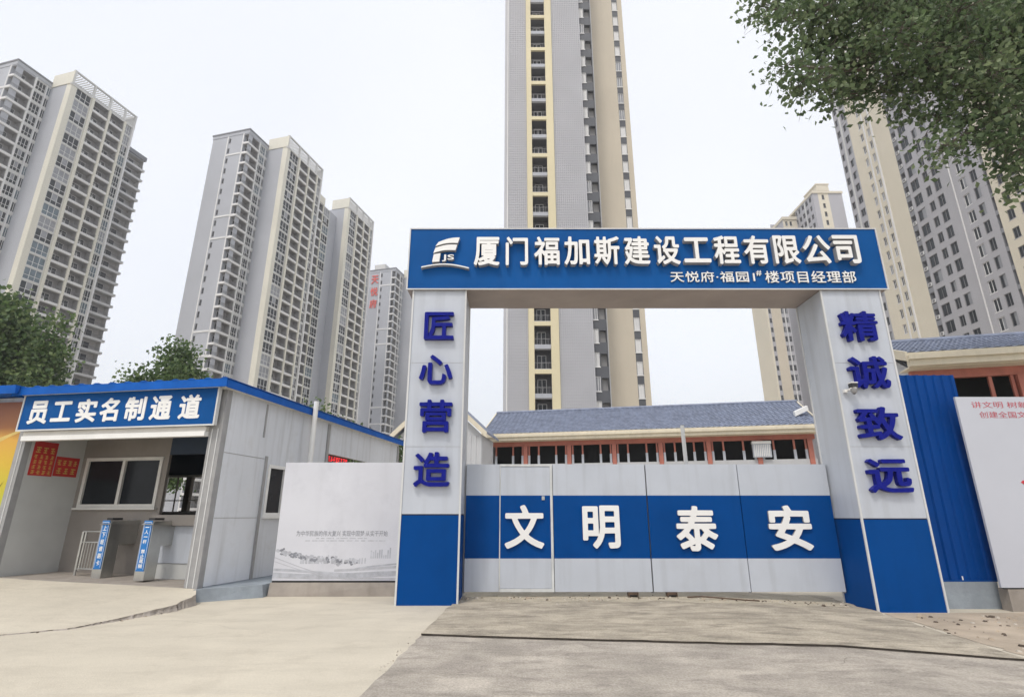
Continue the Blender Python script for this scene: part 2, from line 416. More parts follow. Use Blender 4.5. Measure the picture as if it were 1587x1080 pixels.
def height_sheet(name, xs, ys, m, dz=0.0, hf=gz, wob=0.0):
    mb = MB(); k = mb.mi(m); nx = len(xs)
    for y in ys:
        for x in xs: mb.v.append((x, y, hf(x, y)+dz + (random.uniform(-wob, wob) if wob else 0)))
    for j in range(len(ys)-1):
        for i in range(nx-1):
            a = j*nx+i; mb.f.append((a, a+1, a+nx+1, a+nx)); mb.m.append(k)
    return mb.build(name, smooth=True)
lin = lambda a, b, n: [a+(b-a)*i/n for i in range(n+1)]
struct(height_sheet('ground', [-1000, -400, -80]+lin(-30, 30, 60)+[80, 400, 1000], [-400, -60, -20]+lin(-6, 16, 44)+[25, 60, 400, 1000], 'concrete'))

def edge_sheet(name, left, right, m, dz, n=24, thick=0.0, hf=gz):
    """strip between two polylines given as functions of t in 0..1, follows the ground; optional thickness with skirts"""
    mb = MB(); k = mb.mi(m); rows = []
    nt_ = len(left)
    for (a, b) in zip(left, right):
        rows.append([(a[0]+(b[0]-a[0])*i/n, a[1]+(b[1]-a[1])*i/n) for i in range(n+1)])
    for r in rows:
        for x, y in r: mb.v.append((x, y, hf(x, y)+dz))
    W_ = n+1
    for j in range(nt_-1):
        for i in range(n):
            a = j*W_+i; mb.f.append((a, a+1, a+W_+1, a+W_)); mb.m.append(k)
    if thick:
        ring = [j for j in range(W_)] + [j*W_+n for j in range(1, nt_)] + [(nt_-1)*W_+i for i in reversed(range(n))] + [j*W_ for j in reversed(range(1, nt_-1))]
        low = []
        for q in ring:
            x, y, z = mb.v[q]; low.append(len(mb.v)); mb.v.append((x, y, z-thick))
        for q in range(len(ring)):
            a, b = ring[q], ring[(q+1) % len(ring)]; c, d = low[(q+1) % len(ring)], low[q]
            mb.f.append((a, d, c, b)); mb.m.append(k)
    return mb.build(name)
def jit(pts, a):
    out_ = []
    for i in range(len(pts)-1):
        for k in range(6):
            t = k/6; x = pts[i][0]*(1-t)+pts[i+1][0]*t; y = pts[i][1]*(1-t)+pts[i+1][1]*t
            out_.append((x+random.uniform(-a, a), y+random.uniform(-a, a)))
    out_.append(pts[-1]); return out_
# dark driveway, lower slab (towards the viewer) and upper slab (up to the gate), a broken step between them
lo_f = [(-1.5, -6), (-1.45, 2), (-1.42, 5.6), (-1.34, 7.6), (-1.30, 8.42)]
lo_L = jit(lo_f, 0.03); lo_R = [(8.6-0.2*max(0, y)/8, min(y, 7.45+random.uniform(-.02, .02))) for x, y in lo_L]
struct(edge_sheet('driveway', lo_L, lo_R, 'driveway', 0.004))
up_near = jit([(-1.32, 8.44), (0.9, 8.12), (2.5, 7.92), (4.2, 7.78), (6.35, 7.5)], 0.02)
up_far = [(-1.12+(8.0+0.0)*i/(len(up_near)-1), 13.2) for i in range(len(up_near))]
up_far = [(x, 13.2) for x in lin(-1.06, 6.9, len(up_near)-1)]
mid = [((a[0]*0.35+b[0]*0.65), 11.0) for a, b in zip(up_near, up_far)]
def slab(name, rows, m, dz, thick):
    mb = MB(); k = mb.mi(m); n = len(rows[0])
    for r in rows:
        for x, y in r: mb.v.append((x, y, gz(x, y)+dz))
    for j in range(len(rows)-1):
        for i in range(n-1):
            a = j*n+i; mb.f.append((a, a+1, a+n+1, a+n)); mb.m.append(k)
    for i in range(n-1):                                       # near broken edge
        a = len(mb.v); p, q = mb.v[i], mb.v[i+1]
        mb.v += [p, q, (q[0], q[1]+0.012, q[2]-thick), (p[0], p[1]+0.012, p[2]-thick)]
        mb.f.append((a+3, a+2, a+1, a)); mb.m.append(mb.mi('crack'))  # step face coloured dark, shade of the edge painted in
    for side in (0, n-1):
        for j in range(len(rows)-1):
            a = len(mb.v); p, q = mb.v[j*n+side], mb.v[(j+1)*n+side]
            mb.v += [p, q, (q[0], q[1], q[2]-thick), (p[0], p[1], p[2]-thick)]
            mb.f.append((a, a+1, a+2, a+3) if side else (a+3, a+2, a+1, a)); mb.m.append(mb.mi('dirt'))  # dirt colour used here to darken side faces that catch the light
    return mb.build(name)
rows_ = []
for j in range(19):
    t = j/18; r_ = [(p[0]*(1-t)+q[0]*t, p[1]*(1-t)+q[1]*t) for p, q in zip(up_near, up_far)]
    if 0 < j < 18: r_[-1] = (r_[-1][0]+random.gauss(0, .07), r_[-1][1]); r_[0] = (r_[0][0]+random.gauss(0, .025), r_[0][1])
    rows_.append(r_)
struct(slab('driveway_slab', rows_, 'driveway_upper', 0.030, 0.022))
ck = MB()
for (xa, ya), (xb, yb) in zip(up_near, up_near[1:]):
    wa, wb = random.uniform(.002, .022), random.uniform(.002, .022)
    ck.quad((xa, ya-wa, gz(xa, ya)+.0075), (xb, yb-wb, gz(xb, yb)+.0075), (xb, yb+.03, gz(xb, yb)+.0075), (xa, ya+.03, gz(xa, ya)+.0075), 'crack')
struct(ck.build('crack_line'))
# dirt verge in front of the right pillar
struct(edge_sheet('dust_strip', [(-.98+7.5*i/20, 11.35+random.uniform(-.2, .2)) for i in range(21)], [(-.98+7.5*i/20, 13.0) for i in range(21)], 'dirt_pale', .0335, n=4))
struct(edge_sheet('dirt_verge', jit([(6.45, 7.35), (6.6, 8.4), (6.75, 9.6), (6.85, 11.0)], 0.08), jit([(20, 6.6), (20, 8.0), (20, 9.6), (20, 11.4)], 0.0), 'dirt', 0.010))
rb = MB()
for i in range(560):
    if i < 430: x = random.gauss(9.3, 1.0); y = random.uniform(7.7, 9.8)
    elif i < 510: x = random.uniform(6.9, 10.5); y = random.uniform(9.9, 10.7)
    else: x = random.uniform(6.3, 8.5); y = random.uniform(7.6, 10)
    if x < 6.5: continue
    s = random.uniform(0.010, 0.045) if i % 14 else random.uniform(0.04, 0.08)
    a = random.uniform(0, 3.14); z = gz(x, y)+0.006; ca, sa = math.cos(a)*s, math.sin(a)*s; h = s*random.uniform(0.35, 0.8); e = random.uniform(0.5, 1.1)
    q = [(x+ca, y+sa), (x-sa*e, y+ca*e), (x-ca, y-sa), (x+sa*e, y-ca*e)]
    rb.hexa([(p, r, z) for p, r in q]+[(x+(p-x)*0.6, y+(r-y)*0.6, z+h) for p, r in q], random.choice(['rubble_brown', 'rubble_brown', 'rubble_pale', 'dirt']))
for i in range(130):           # crumbs along the broken slab edge on the left and below the gate
    if i < 60:
        t = random.random(); x = -6.0-1.0*t*t+random.uniform(-0.15, 0.12); y = 10.9-2.3*t+random.uniform(-0.05, 0.05)
    elif i < 110: x = random.uniform(-1.2, 6.8); y = random.uniform(11.5, 12.3)
    else: t = random.random(); x = -1.42+random.gauss(0, .04); y = 6.5+2*t
    s = random.uniform(0.005, 0.022) if i < 110 else random.uniform(.004, .012); z = gz(x, y)+(0.034 if 60 <= i < 110 else 0.004); h = s*0.7
    q = [(x+s, y), (x, y+s), (x-s, y), (x, y-s)]
    rb.hexa([(p, r, z) for p, r in q]+[(x+(p-x)*0.6, y+(r-y)*0.6, z+h) for p, r in q], random.choice(['rubble_brown', 'rubble_pale', 'dirt']))
for i in range(260):
    x = random.uniform(-.95, 6.6); y = 11.95-abs(random.gauss(0, .28)); s = random.uniform(.006, .026) if i % 9 else random.uniform(.02, .05); z = gz(x, y)+.031; h = s*.7
    q = [(x+s, y), (x, y+s*.8), (x-s*.9, y), (x, y-s)]
    rb.hexa([(p, r, z) for p, r in q]+[(x+(p-x)*.6, y+(r-y)*.6, z+h) for p, r in q], random.choice(['rubble_pale', 'rubble_pale', 'dirt', 'rubble_brown']))
rub = rb.build('rubble'); rub['kind'] = 'stuff'
# raised concrete slab in front of the turnstile shed
thr = [(-6.25, 11.58, .235), (-8.0, 11.92, .275), (-9.6, 12.2, .31), (-11.4, 12.55, .36), (-16, 13.4, .42), (-30, 16, .5)]
rim = jit([(-6.02, 11.2), (-6.0, 10.5), (-6.35, 9.5), (-6.6, 8.9), (-7.3, 8.4), (-9.5, 7.9), (-14, 7.2), (-30, 5)], 0.03)
rimz = []
for x, y in rim:
    t = min(1, max(0, (y-8.4)/2.8)); rimz.append((x, y, 0.012+0.17*t*t if x > -7.4 else 0.012))
def along(pts, t):
    f = t*(len(pts)-1); i = min(int(f), len(pts)-2); g = f-i
    return tuple(pts[i][k]*(1-g)+pts[i+1][k]*g for k in range(3))
JR = [(random.uniform(.0, .09), random.uniform(.0, .09)) for _ in range(170)]
mb = MB(); K = 160; NR = 10
mb.mi('concrete'); mb.mi('plinth_tan')
for j in range(NR+1):
    for i in range(K+1):
        a = along(rimz, i/K); b = along(thr, i/K); g = j/NR
        mb.v.append(tuple(a[k]*(1-g)+b[k]*g for k in range(3)))
for j in range(NR):
    for i in range(K):
        a = j*(K+1)+i; mb.f.append((a+1, a, a+K+1, a+K+2)); mb.m.append(0)
for i in range(K):
    a, b = mb.v[i], mb.v[i+1]; q = len(mb.v)
    ja, jb = JR[i], JR[i+1]
    mb.v += [a, b, (b[0]+jb[0]*.5-.02, b[1]-jb[1]*.5+.02, b[2]*.5), (a[0]+ja[0]*.5-.02, a[1]-ja[1]*.5+.02, a[2]*.5), (b[0]+jb[0], b[1]-jb[1], -.03), (a[0]+ja[0], a[1]-ja[1], -.03)]
    mb.f += [(q, q+1, q+2, q+3), (q+3, q+2, q+4, q+5)]; mb.m += [1, 1]
struct(mb.build('pavement'))

def crack_path(x, y, a, n, step, w, dz):
    mb = MB(); px_, py_ = x, y
    for i in range(n):
        a += random.gauss(0, .32); qx, qy = px_+math.cos(a)*step, py_+math.sin(a)*step; ww = w*random.uniform(.5, 1.2)*(1-i/n*.6)
        nx_, ny_ = -math.sin(a)*ww/2, math.cos(a)*ww/2
        mb.quad((px_-nx_, py_-ny_, gz(px_, py_)+dz), (qx-nx_, qy-ny_, gz(qx, qy)+dz), (qx+nx_, qy+ny_, gz(qx, qy)+dz), (px_+nx_, py_+ny_, gz(px_, py_)+dz), 'crack'); px_, py_ = qx, qy
    return struct(mb.build('crack_line'))
for c_ in ((-5.5, 9.6, -.5, 26, .11, .004, .004), (-3.2, 10.9, -1.4, 22, .10, .0035, .004), (3.6, 6.9, .2, 22, .10, .004, .0085), (4.2, 10.2, .35, 20, .10, .004, .0365)): crack_path(*c_)

# ------------------------------------------------------------------ gateway
gate = thing('gateway', 'tall white and blue portal with raised lettering on its blue sign beam', 'gateway', (3, 11.1, 0))
def gx(x): return x-3.0       # world x to the gateway's own x
def pillar(x0, x1, zb, chars, z_blue, tilt):
    D_ = 1.1; zt = 6.39
    mb = MB()
    mb.box(gx(x0)+.02, gx(x1)-.02, 0.02, D_-.02, zb, z_blue-0.012, 'blue_panel')
    mb.box(gx(x0)+.02, gx(x1)-.02, 0.02, D_-.02, z_blue+0.012, zt, 'white_panel')
    mb.box(gx(x0)+.03, gx(x1)-.03, 0.03, D_-.03, z_blue-0.02, z_blue+0.02, 'dark_gap')
    p = mb.build('pillar', gate)
    tr = MB(); w = 0.036
    for x in (x0, x1-w):
        for y in (0.0, D_-w):
            tr.box(gx(x), gx(x)+w, y, y+w, zb, zt-.004, 'edge_trim')
    tr.build('corner_trim', p)
    sm = MB()                                    # thin panel joints
    for z in (2.95, 4.72):
        sm.box(gx(x0)+.05, gx(x1)-.05, 0.0165, 0.0185, z, z+.006, 'steel_grey')
    sm.build('panel_joint', p)
    for c, cx, cz, w_, h_ in chars:
        me = text_mesh('letter', c, w_, h_, 0.11, 'letter_blue', bold=0.022)
        link('letter', me, p, (gx(cx), 0.02, cz))
    return p
pillar(-2.24, -1.04, 0.0, [('匠', -1.61, 5.53, .64, .62), ('心', -1.635, 4.55, .70, .64), ('营', -1.605, 3.565, .68, .68), ('造', -1.635, 2.495, .72, .68)], 1.63, 0)
pillar(6.80, 8.14, -0.14, [('精', 7.47, 5.52, .80, .68), ('诚', 7.48, 4.49, .82, .70), ('致', 7.47, 3.415, .86, .68), ('远', 7.48, 2.37, .84, .66)], 1.55, 0)
bm_ = MB(); BX0, BX1 = gx(-2.36), gx(8.29)
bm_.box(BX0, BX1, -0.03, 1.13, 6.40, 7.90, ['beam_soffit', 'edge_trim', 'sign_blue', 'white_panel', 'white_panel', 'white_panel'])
beam = bm_.build('beam', gate)
t = MB()
t.box(BX0-.02, BX1+.02, -0.05, -0.032, 6.385, 6.412, 'edge_trim'); t.box(BX0-.02, BX1+.02, -0.05, -0.032, 7.885, 7.912, 'edge_trim')
t.box(BX0-.02, BX0+.008, -0.05, -0.032, 6.413, 7.884, 'edge_trim'); t.box(BX1-.008, BX1+.02, -0.05, -0.032, 6.413, 7.884, 'edge_trim')
t.build('edge_trim', beam)
name_ = '厦门福加斯建设工程有限公司'
for i, c in enumerate(name_):
    x = -0.60 + i*(7.47+0.60)/12
    wf = {'门': .50, '工': .60, '公': .62}.get(c, .57)
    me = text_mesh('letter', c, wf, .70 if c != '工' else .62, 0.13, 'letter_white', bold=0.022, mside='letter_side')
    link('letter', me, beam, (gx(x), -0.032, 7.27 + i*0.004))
for s_, x0, x1, z0, z1, b in (('天悦府·福园1', 3.49, 5.37, 6.56, 6.82, .012), ('楼项目经理部', 5.60, 7.62, 6.54, 6.83, .012), ('#', 5.41, 5.53, 6.71, 6.84, .01)):
    me = text_mesh('lettering', s_, x1-x0, z1-z0, 0.03, 'letter_white', bold=b, mside='letter_side', spacing=1.08)
    link('lettering', me, beam, (gx((x0+x1)/2), -0.032, (z0+z1)/2))
# emblem: three curved bands, a bowed brim, small letters
em = MB()
def band(z0l, z1l, z0r, z1r, xl0, xl1, xr0, xr1, bow, y0=-0.14):
    n = 8; top = []; bot = []
    for i in range(n+1):
        t_ = i/n
        top.append((xl1+(xr1-xl1)*t_, z1l+(z1r-z1l)*t_+bow*math.sin(math.pi*t_)))
        bot.append((xl0+(xr0-xl0)*t_, z0l+(z0r-z0l)*t_+bow*math.sin(math.pi*t_)))
    for i in range(n):
        a, b, c, d = bot[i], bot[i+1], top[i+1], top[i]
        em.hexa([(gx(a[0]), y0, a[1]), (gx(b[0]), y0, b[1]), (gx(b[0]), -.032, b[1]), (gx(a[0]), -.032, a[1]),
                 (gx(d[0]), y0, d[1]), (gx(c[0]), y0, c[1]), (gx(c[0]), -.032, c[1]), (gx(d[0]), -.032, d[1])],
                ['letter_side', 'letter_side', 'letter_white', 'letter_side', 'letter_side', 'letter_side'])
band(7.40, 7.50, 7.48, 7.62, -1.76, -1.70, -1.26, -1.22, 0.035)
band(7.23, 7.36, 7.30, 7.44, -1.80, -1.76, -1.31, -1.27, 0.035)
band(7.01, 7.20, 7.02, 7.23, -1.82, -1.79, -1.66, -1.64, 0.0)
band(6.87, 6.90, 6.85, 6.875, -2.06, -2.05, -1.0, -0.99, 0.085)
em.build('emblem', beam)
me = text_mesh('lettering', 'JS', .27, .17, 0.09, 'letter_white', bold=0.02, mside='letter_side'); link('lettering', me, beam, (gx(-1.47), -0.032, 7.12))

# gate leaves
def gate_leaf(x0, x1, label, panels, chars, wheel_x):
    g = thing('gate_leaf', label, 'gate', (x0, 12.0, 0), 0, 'gate leaves under the portal')
    for (a, b) in panels:
        mb = MB(); f = lambda z: z
        zb = 0.13
        mb.box(a-x0+.004, b-x0-.004, 0, .05, zb, .765, 'white_panel')
        mb.box(a-x0+.004, b-x0-.004, 0.001, .049, .7655, 2.025, 'blue_panel')
        mb.box(a-x0+.004, b-x0-.004, 0, .05, 2.0255, 2.68, 'white_panel')
        mb.build('panel', g)
    fr = MB()
    for x in [p[0] for p in panels]+[panels[-1][1]]:
        fr.box(x-x0-.018, x-x0+.018, .051, .10, .10, 2.66, 'steel_grey')
    fr.box(.02, x1-x0-.02, .055, .095, .15, .2, 'steel_grey'); fr.box(.02, x1-x0-.02, .055, .095, 2.6, 2.65, 'steel_grey')
    fr.build('frame', g)
    for c, cx, cz, w_, h_ in chars:
        link('letter', text_mesh('letter', c, w_, h_, .05, 'letter_white', bold=0.028, mside='letter_side'), g, (cx-x0, -.002, cz))
    wh = MB(); zg = gz(wheel_x, 12)+.032
    wh.box(wheel_x-x0-.10, wheel_x-x0-.08, -.06, .10, zg+.015, .128, 'rust'); wh.box(wheel_x-x0+.08, wheel_x-x0+.10, -.06, .10, zg+.015, .128, 'rust'); wh.box(wheel_x-x0-.08, wheel_x-x0+.08, -.05, .10, .08, .128, 'rust')
    wh.tube((wheel_x-x0-.079, .0, zg+.045), (wheel_x-x0+.079, .0, zg+.045), .045, .045, 'black_plastic', 12)
    wh.build('wheel', g)
    return g
gl = gate_leaf(-1.02, 2.84, 'gate leaf with wicket door and white characters 文 and 明', [(-1.02, -.30), (.84, 2.84)], [('明', 1.84, 1.39, .78, .86)], 2.43)
# wicket door in the left leaf
wk = MB(); ox = 1.02
wk.box(-.28+ox, .78+ox, -.006, .044, .195, .765, 'white_panel'); wk.box(-.28+ox, .78+ox, -.005, .043, .7655, 2.025, 'blue_panel'); wk.box(-.28+ox, .78+ox, -.006, .044, 2.0255, 2.63, 'white_panel')
wd = wk.build('wicket_door', gl)
link('letter', text_mesh('letter', '文', .82, .87, .05, 'letter_white', bold=0.028, mside='letter_side'), wd, (.225+ox, -.008, 1.395))
fm = MB()
for a, b, z0, z1 in ((-.298, -.283, .13, 2.68), (.781, .83, .13, 2.68)): fm.box(a+ox, b+ox, -.02, .05, z0, z1, 'door_frame_paint')
fm.box(-.28+ox, .78+ox, -.02, .05, 2.635, 2.68, 'door_frame_paint'); fm.box(-.28+ox, .78+ox, -.02, .05, .13, .19, 'door_frame_paint')
fm.build('door_frame', gl)
hd = MB(); hd.box(.60+ox, .66+ox, -.03, -.007, 1.93, 2.01, 'stainless'); hd.tube((.63+ox, -.045, 1.97), (.63+ox, -.03, 1.97), .02, .02, 'stainless'); hd.build('lock', wd)
gate_leaf(2.86, 6.78, 'gate leaf with white characters 泰 and 安 on its blue band', [(2.86, 4.84), (4.85, 6.78)], [('泰', 3.84, 1.36, .86, .90), ('安', 5.805, 1.37, .90, .90)], 3.22)
# bolts hanging under the leaves and a bent bar on the ground
br = MB()
pts = [(3.5, 11.9, .045), (3.75, 11.75, .075), (4.1, 11.7, .055), (4.5, 11.5, .045), (4.75, 11.42, .042)]
for a, b in zip(pts, pts[1:]): br.tube(a, b, .014, .014, 'rust', 8)
tag(br.build('steel_bar'), 'thin bent rusty bar lying on the concrete below the gate', 'bar')
# security camera on the right pillar
cc = thing('security_camera', 'small white dome security camera beside a character on the right gateway pillar', 'camera', (6.99, 11.12, 4.09)); cc.scale = (.8, .8, .8)
mb = MB(); mb.box(-.11, -.03, -.10, 0, -.03, .05, 'white_paint'); mb.box(-.05, .04, -.20, -.06, .0, .045, 'white_paint'); mb.build('bracket', cc)
mb = MB(); mb.box(-.02, .13, -.30, -.14, .06, .17, 'black_plastic'); mb.box(-.03, .14, -.31, -.13, .17, .195, 'white_paint'); mb.build('housing', cc)
mb = MB()
for i in range(6):
    r0 = .085*math.cos(math.pi/2*i/6); r1 = .085*math.cos(math.pi/2*(i+1)/6)
    mb.tube((.06, -.21, .04-.15*math.sin(math.pi/2*i/6)), (.06, -.21, .04-.15*math.sin(math.pi/2*(i+1)/6)), r0, max(r1, .004), 'black_plastic' if i > 3 else 'steel_grey', 16, False)
mb.tube((.06, -.21, .04), (.06, -.21, .06), .09, .085, 'white_paint', 16)
mb.build('dome', cc)

# ------------------------------------------------------------------ fence pieces beside the gateway
fm = thing('printed_hoarding', 'white hoarding printed with a pale ink townscape and a slogan, left of the portal', 'hoarding', (-5.12, 12.4, 0))
mb = MB(); mb.box(0, 3.1, 0, .06, .30, 2.755, 'hoarding_white'); mb.box(.0, 3.1, .005, .055, .265, .2995, 'dark_gap'); hb = mb.build('panel', fm)
mb = MB(); mb.hexa([(-.02, -.10, -.02), (3.1, -.06, -.02), (3.1, .2, -.02), (-.02, .2, -.02), (-.02, -.03, .262), (3.1, -.03, .262), (3.1, .15, .262), (-.02, .15, .262)], 'plinth_tan'); mb.build('base', fm)
link('lettering', text_mesh('lettering', '为中华民族的伟大复兴 实现中国梦·从实干开始', 1.98, .115, .002, 'grey_ink', bold=0.0), hb, (1.40, -.001, 1.245))
mb = MB(); rr = random.Random(3)
for z, xa, xb in ((1.135, .85, 1.95), (1.085, .62, 2.35)):
    x = xa
    while x < xb:
        w = rr.uniform(.03, .16); mb.box(x, min(x+w, xb), -.0015, 0, z, z+.02, 'pale_ink'); x += w+rr.uniform(.015, .06)
mb.build('small_print', hb)
art = MB()
def blob(x, z, r, m, k=9):
    pts = []
    for i in range(k):
        a = 2*math.pi*i/k; q = r*rr.uniform(.65, 1.15); pts.append((x+q*math.cos(a), z+q*.75*math.sin(a)))
    art.prism(pts, -.0015-.0012*rr.random(), -.0002, m)
for i in range(26):       # misty townscape of the print
    x = .55+i*.055+rr.uniform(-.02, .02); h = rr.uniform(.05, .16)*(1.5 if 10 < i < 17 else 1); w = rr.uniform(.025, .06); zz = .63
    art.prism([(x, zz), (x+w, zz), (x+w, zz+h), (x, zz+h)], -.0006-.00003*i, -.0002, 'mist_ink')
for i in range(10):
    x = 2.05+i*.045; h = rr.uniform(.06, .22); art.prism([(x, .74), (x+.03, .74), (x+.03, .74+h), (x, .74+h)], -.0006-.00003*i, -.0002, 'mist_ink')
for i in range(170):
    t_ = rr.random(); x = .02+1.75*t_; z = .91-.27*t_**.6+rr.gauss(0, .022)
    blob(x, z, rr.uniform(.014, .055)*(1 if t_ < .8 else .6), ('grey_ink', 'pale_ink', 'mist_ink', 'grey_ink')[i % 4])
def ribbon(pts, w, m, y):
    for (x0, z0), (x1, z1) in zip(pts, pts[1:]):
        art.quad((x0, y, z0-w/2), (x1, y, z1-w/2), (x1, y, z1+w/2), (x0, y, z0+w/2), m)
def curve(f, n=30, x1=2.9): return [(x1*i/n, f(i/n)) for i in range(n+1)]
ribbon(curve(lambda t: .76-.44*math.sin(min(1, t*1.55)*1.5)+(.30*max(0, t-.55))), .016, 'pale_ink', -.004)
ribbon(curve(lambda t: .68-.36*math.sin(min(1, t*1.7)*1.45)), .012, 'pale_ink', -.0035)
ribbon(curve(lambda t: .41-.03*math.sin(t*5)), .10, 'mist_ink', -.0020)
ribbon(curve(lambda t: .47+.05*math.sin(t*4+2)), .05, 'mist_ink', -.0018)
ribbon([(1.3+1.7*i/12, .50+.10*(i/12)**1.4) for i in range(13)], .05, 'pale_ink', -.0016)
ribbon(curve(lambda t: .36-.02*t), .02, 'pale_ink', -.0027)
ribbon([(1.7+1.3*i/12, .52+.14*(i/12)**.7) for i in range(13)], .03, 'mist_ink', -.0028)
art.build('ink_print', hb)

def corrugated(mb, x0, x1, z0, z1, pitch, dep, m, y=0, th=.012):
    n = max(1, int(round((x1-x0)/pitch))); w = (x1-x0)/n
    prof = []
    for i in range(n):
        a = x0+i*w
        prof += [(a, y), (a+w*.42, y), (a+w*.55, y-dep), (a+w*.87, y-dep)]
    prof.append((x1, y))
    for (xa, ya), (xb, yb) in zip(prof, prof[1:]):
        mb.quad((xa, ya, z0), (xb, yb, z0), (xb, yb, z1), (xa, ya, z1), m)
        mb.quad((xb, yb+th, z0), (xa, ya+th, z0), (xa, ya+th, z1), (xb, yb+th, z1), m)
    mb.quad((x0, y, z0), (x0, y, z1), (x0, y+th, z1), (x0, y+th, z0), m); mb.quad((x1, y+th, z0), (x1, y+th, z1), (x1, y, z1), (x1, y, z0), m)
bf = thing('corrugated_fence', 'deep blue corrugated metal fence right of the portal on a concrete base', 'fence', (8.16, 11.6, 0))
mb = MB(); corrugated(mb, .0, 1.55, .40, 4.57, .19, .035, 'blue_sheet'); mb.box(0, 1.55, -.045, .02, .37, .398, 'blue_panel'); mb.build('sheet', bf)
mb = MB(); mb.box(-.02, 1.36, -.06, .2, -.22, .368, 'plinth'); mb.build('base', bf)
mb = MB()
for x, z in ((.07, 3.2), (.09, 2.5), (.1, 1.95), (.1, 1.1), (.7, .40)): mb.box(x, x+.02, -.05, -.038, z, z+.07, 'white_paint'); 
mb.build('tie', bf)
bn = thing('banner_board', 'tall white board with two lines of red writing near its top, beside the blue fence', 'hoarding', (9.30, 11.2, 0))
mb = MB(); mb.box(0, 4.2, 0, .05, .30, 4.0, 'banner_white'); bb = mb.build('panel', bn)
mb = MB(); mb.box(.12, 4.2, .01, .24, -.22, .275, 'plinth_tan'); mb.box(.05, 4.2, .005, .06, .278, .298, 'dark_gap'); mb.build('base', bn)
for s_, x0, x1, z in (('讲文明 树新风', .30, 1.72, 3.83), ('创建全国文明城市', .42, 1.98, 3.62)):
    link('lettering', text_mesh('lettering', s_, x1-x0, .135, .003, 'red_ink', bold=0.004), bb, ((x0+x1)/2, -.001, z))
mb = MB()
for k in range(6):
    a = k*math.pi/3; mb.prism([(1.22+.30*math.cos(a+q)*rad, 2.25+.22*math.sin(a+q)*rad) for q, rad in ((-.4, .4), (-.2, .9), (0, 1.05), (.2, .9), (.4, .4), (0, .15))], -.004-.0006*k, 0, 'banner_flower')
mb.build('red_flower', bb)

# ------------------------------------------------------------------ turnstile shed (local axes: x right along its front, y depth, z up)
SH = thing('turnstile_shed', 'long prefab shed with blue roof edge and open turnstile front under a blue sign', 'shed', (-6.25, 11.6, 0.0), R(-10))
def pb(parent, name, boxes, bevel=0):
    mb = MB()
    for b in boxes: mb.box(*b)
    return mb.build(name, parent, bevel=bevel)
ZB = .25
# side wall with window hole and rear opening
mb = MB(); WX0, WX1 = -.08, 0.0
def sw(y0, y1, z0, z1): mb.box(WX0, WX1, y0, y1, z0, z1, 'shed_wall')
sw(.16, 1.80, ZB, 4.25); sw(1.80, 3.2, ZB, 1.60); sw(1.80, 3.2, 2.80, 4.25); sw(3.2, 4.55, ZB, 4.25); sw(4.55, 9.0, 3.36, 4.25); sw(4.55, 9.0, ZB, 1.2); sw(9.0, 10, ZB, 4.25)
side = mb.build('side_wall', SH)
for b_ in ((.0, .03, 1.62, 1.70, ZB, 2.98, 'steel_grey'), (.0, .02, 1.42, 1.47, 3.4, 4.2, 'steel_grey'), (.0, .03, 4.42, 4.55, 2.2, 4.2, 'steel_grey'), (.0, .004, .17, 1.6, 2.905, 2.92, 'steel_grey'), (.0, .004, .17, 1.6, 1.56, 1.572, 'steel_grey'), (.0, .03, 9.85, 10, ZB, 4.2, 'steel_grey')): pb(side, 'joint_cover', [b_])
wn = pb(SH, 'window', [(-.05, .03, 1.80, 1.87, 1.60, 2.80, 'white_paint'), (-.05, .03, 3.13, 3.2, 1.60, 2.80, 'white_paint'), (-.05, .03, 1.87, 3.13, 1.60, 1.68, 'white_paint'), (-.05, .03, 1.87, 3.13, 2.72, 2.80, 'white_paint'), (-.05, .02, 2.47, 2.53, 1.68, 2.72, 'white_paint'), (-.05, .06, 1.78, 3.22, 1.55, 1.6, 'white_paint')])
pb(wn, 'pane', [(-.04, -.03, 1.87, 2.47, 1.68, 2.72, 'window_dark'), (-.04, -.03, 2.53, 3.13, 1.68, 2.72, 'window_dark')])
# front columns, header, sign
pb(SH, 'corner_post', [(-.30, 0.0, 0, .15, .23, 4.25, 'steel_grey'), (-.24, -.22, -.012, 0, .24, 3.4, 'edge_trim'), (-.10, -.08, -.012, 0, .24, 3.4, 'edge_trim')])
pb(SH, 'corner_post', [(-5.22, -5.0, 0, .15, .33, 4.25, 'steel_grey'), (-5.10, -5.08, -.012, 0, .34, 3.4, 'edge_trim')])
pb(SH, 'header', [(-4.998, -.302, .02, .12, 3.30, 4.25, 'shed_wall')])
pb(SH, 'shutter_box', [(-4.99, -.31, -.10, .015, 3.34, 3.44, 'shutter'), (-4.99, -.31, -.13, .015, 3.23, 3.335, 'white_paint')])
sg = pb(SH, 'sign_board', [(-5.12, -.10, -.16, -.06, 3.46, 4.28, ['edge_trim', 'edge_trim', 'sign_blue', 'edge_trim', 'edge_trim', 'edge_trim'])])
pb(sg, 'sign_border', [(-5.14, -.08, -.175, -.161, 3.44, 3.475, 'edge_trim'), (-5.14, -.08, -.175, -.161, 4.265, 4.30, 'edge_trim'), (-5.14, -5.105, -.175, -.161, 3.476, 4.264, 'edge_trim'), (-.115, -.08, -.175, -.161, 3.476, 4.264, 'edge_trim')])
for i, c in enumerate('员工实名制通道'):
    ux = [4.64, 4.015, 3.355, 2.76, 2.10, 1.45, .735][i]
    link('letter', text_mesh('letter', c, .52 if c != '名' else .47, .53 if c != '工' else .46, .012, 'letter_white', bold=0.03), sg, (-ux, -.161, 3.865))
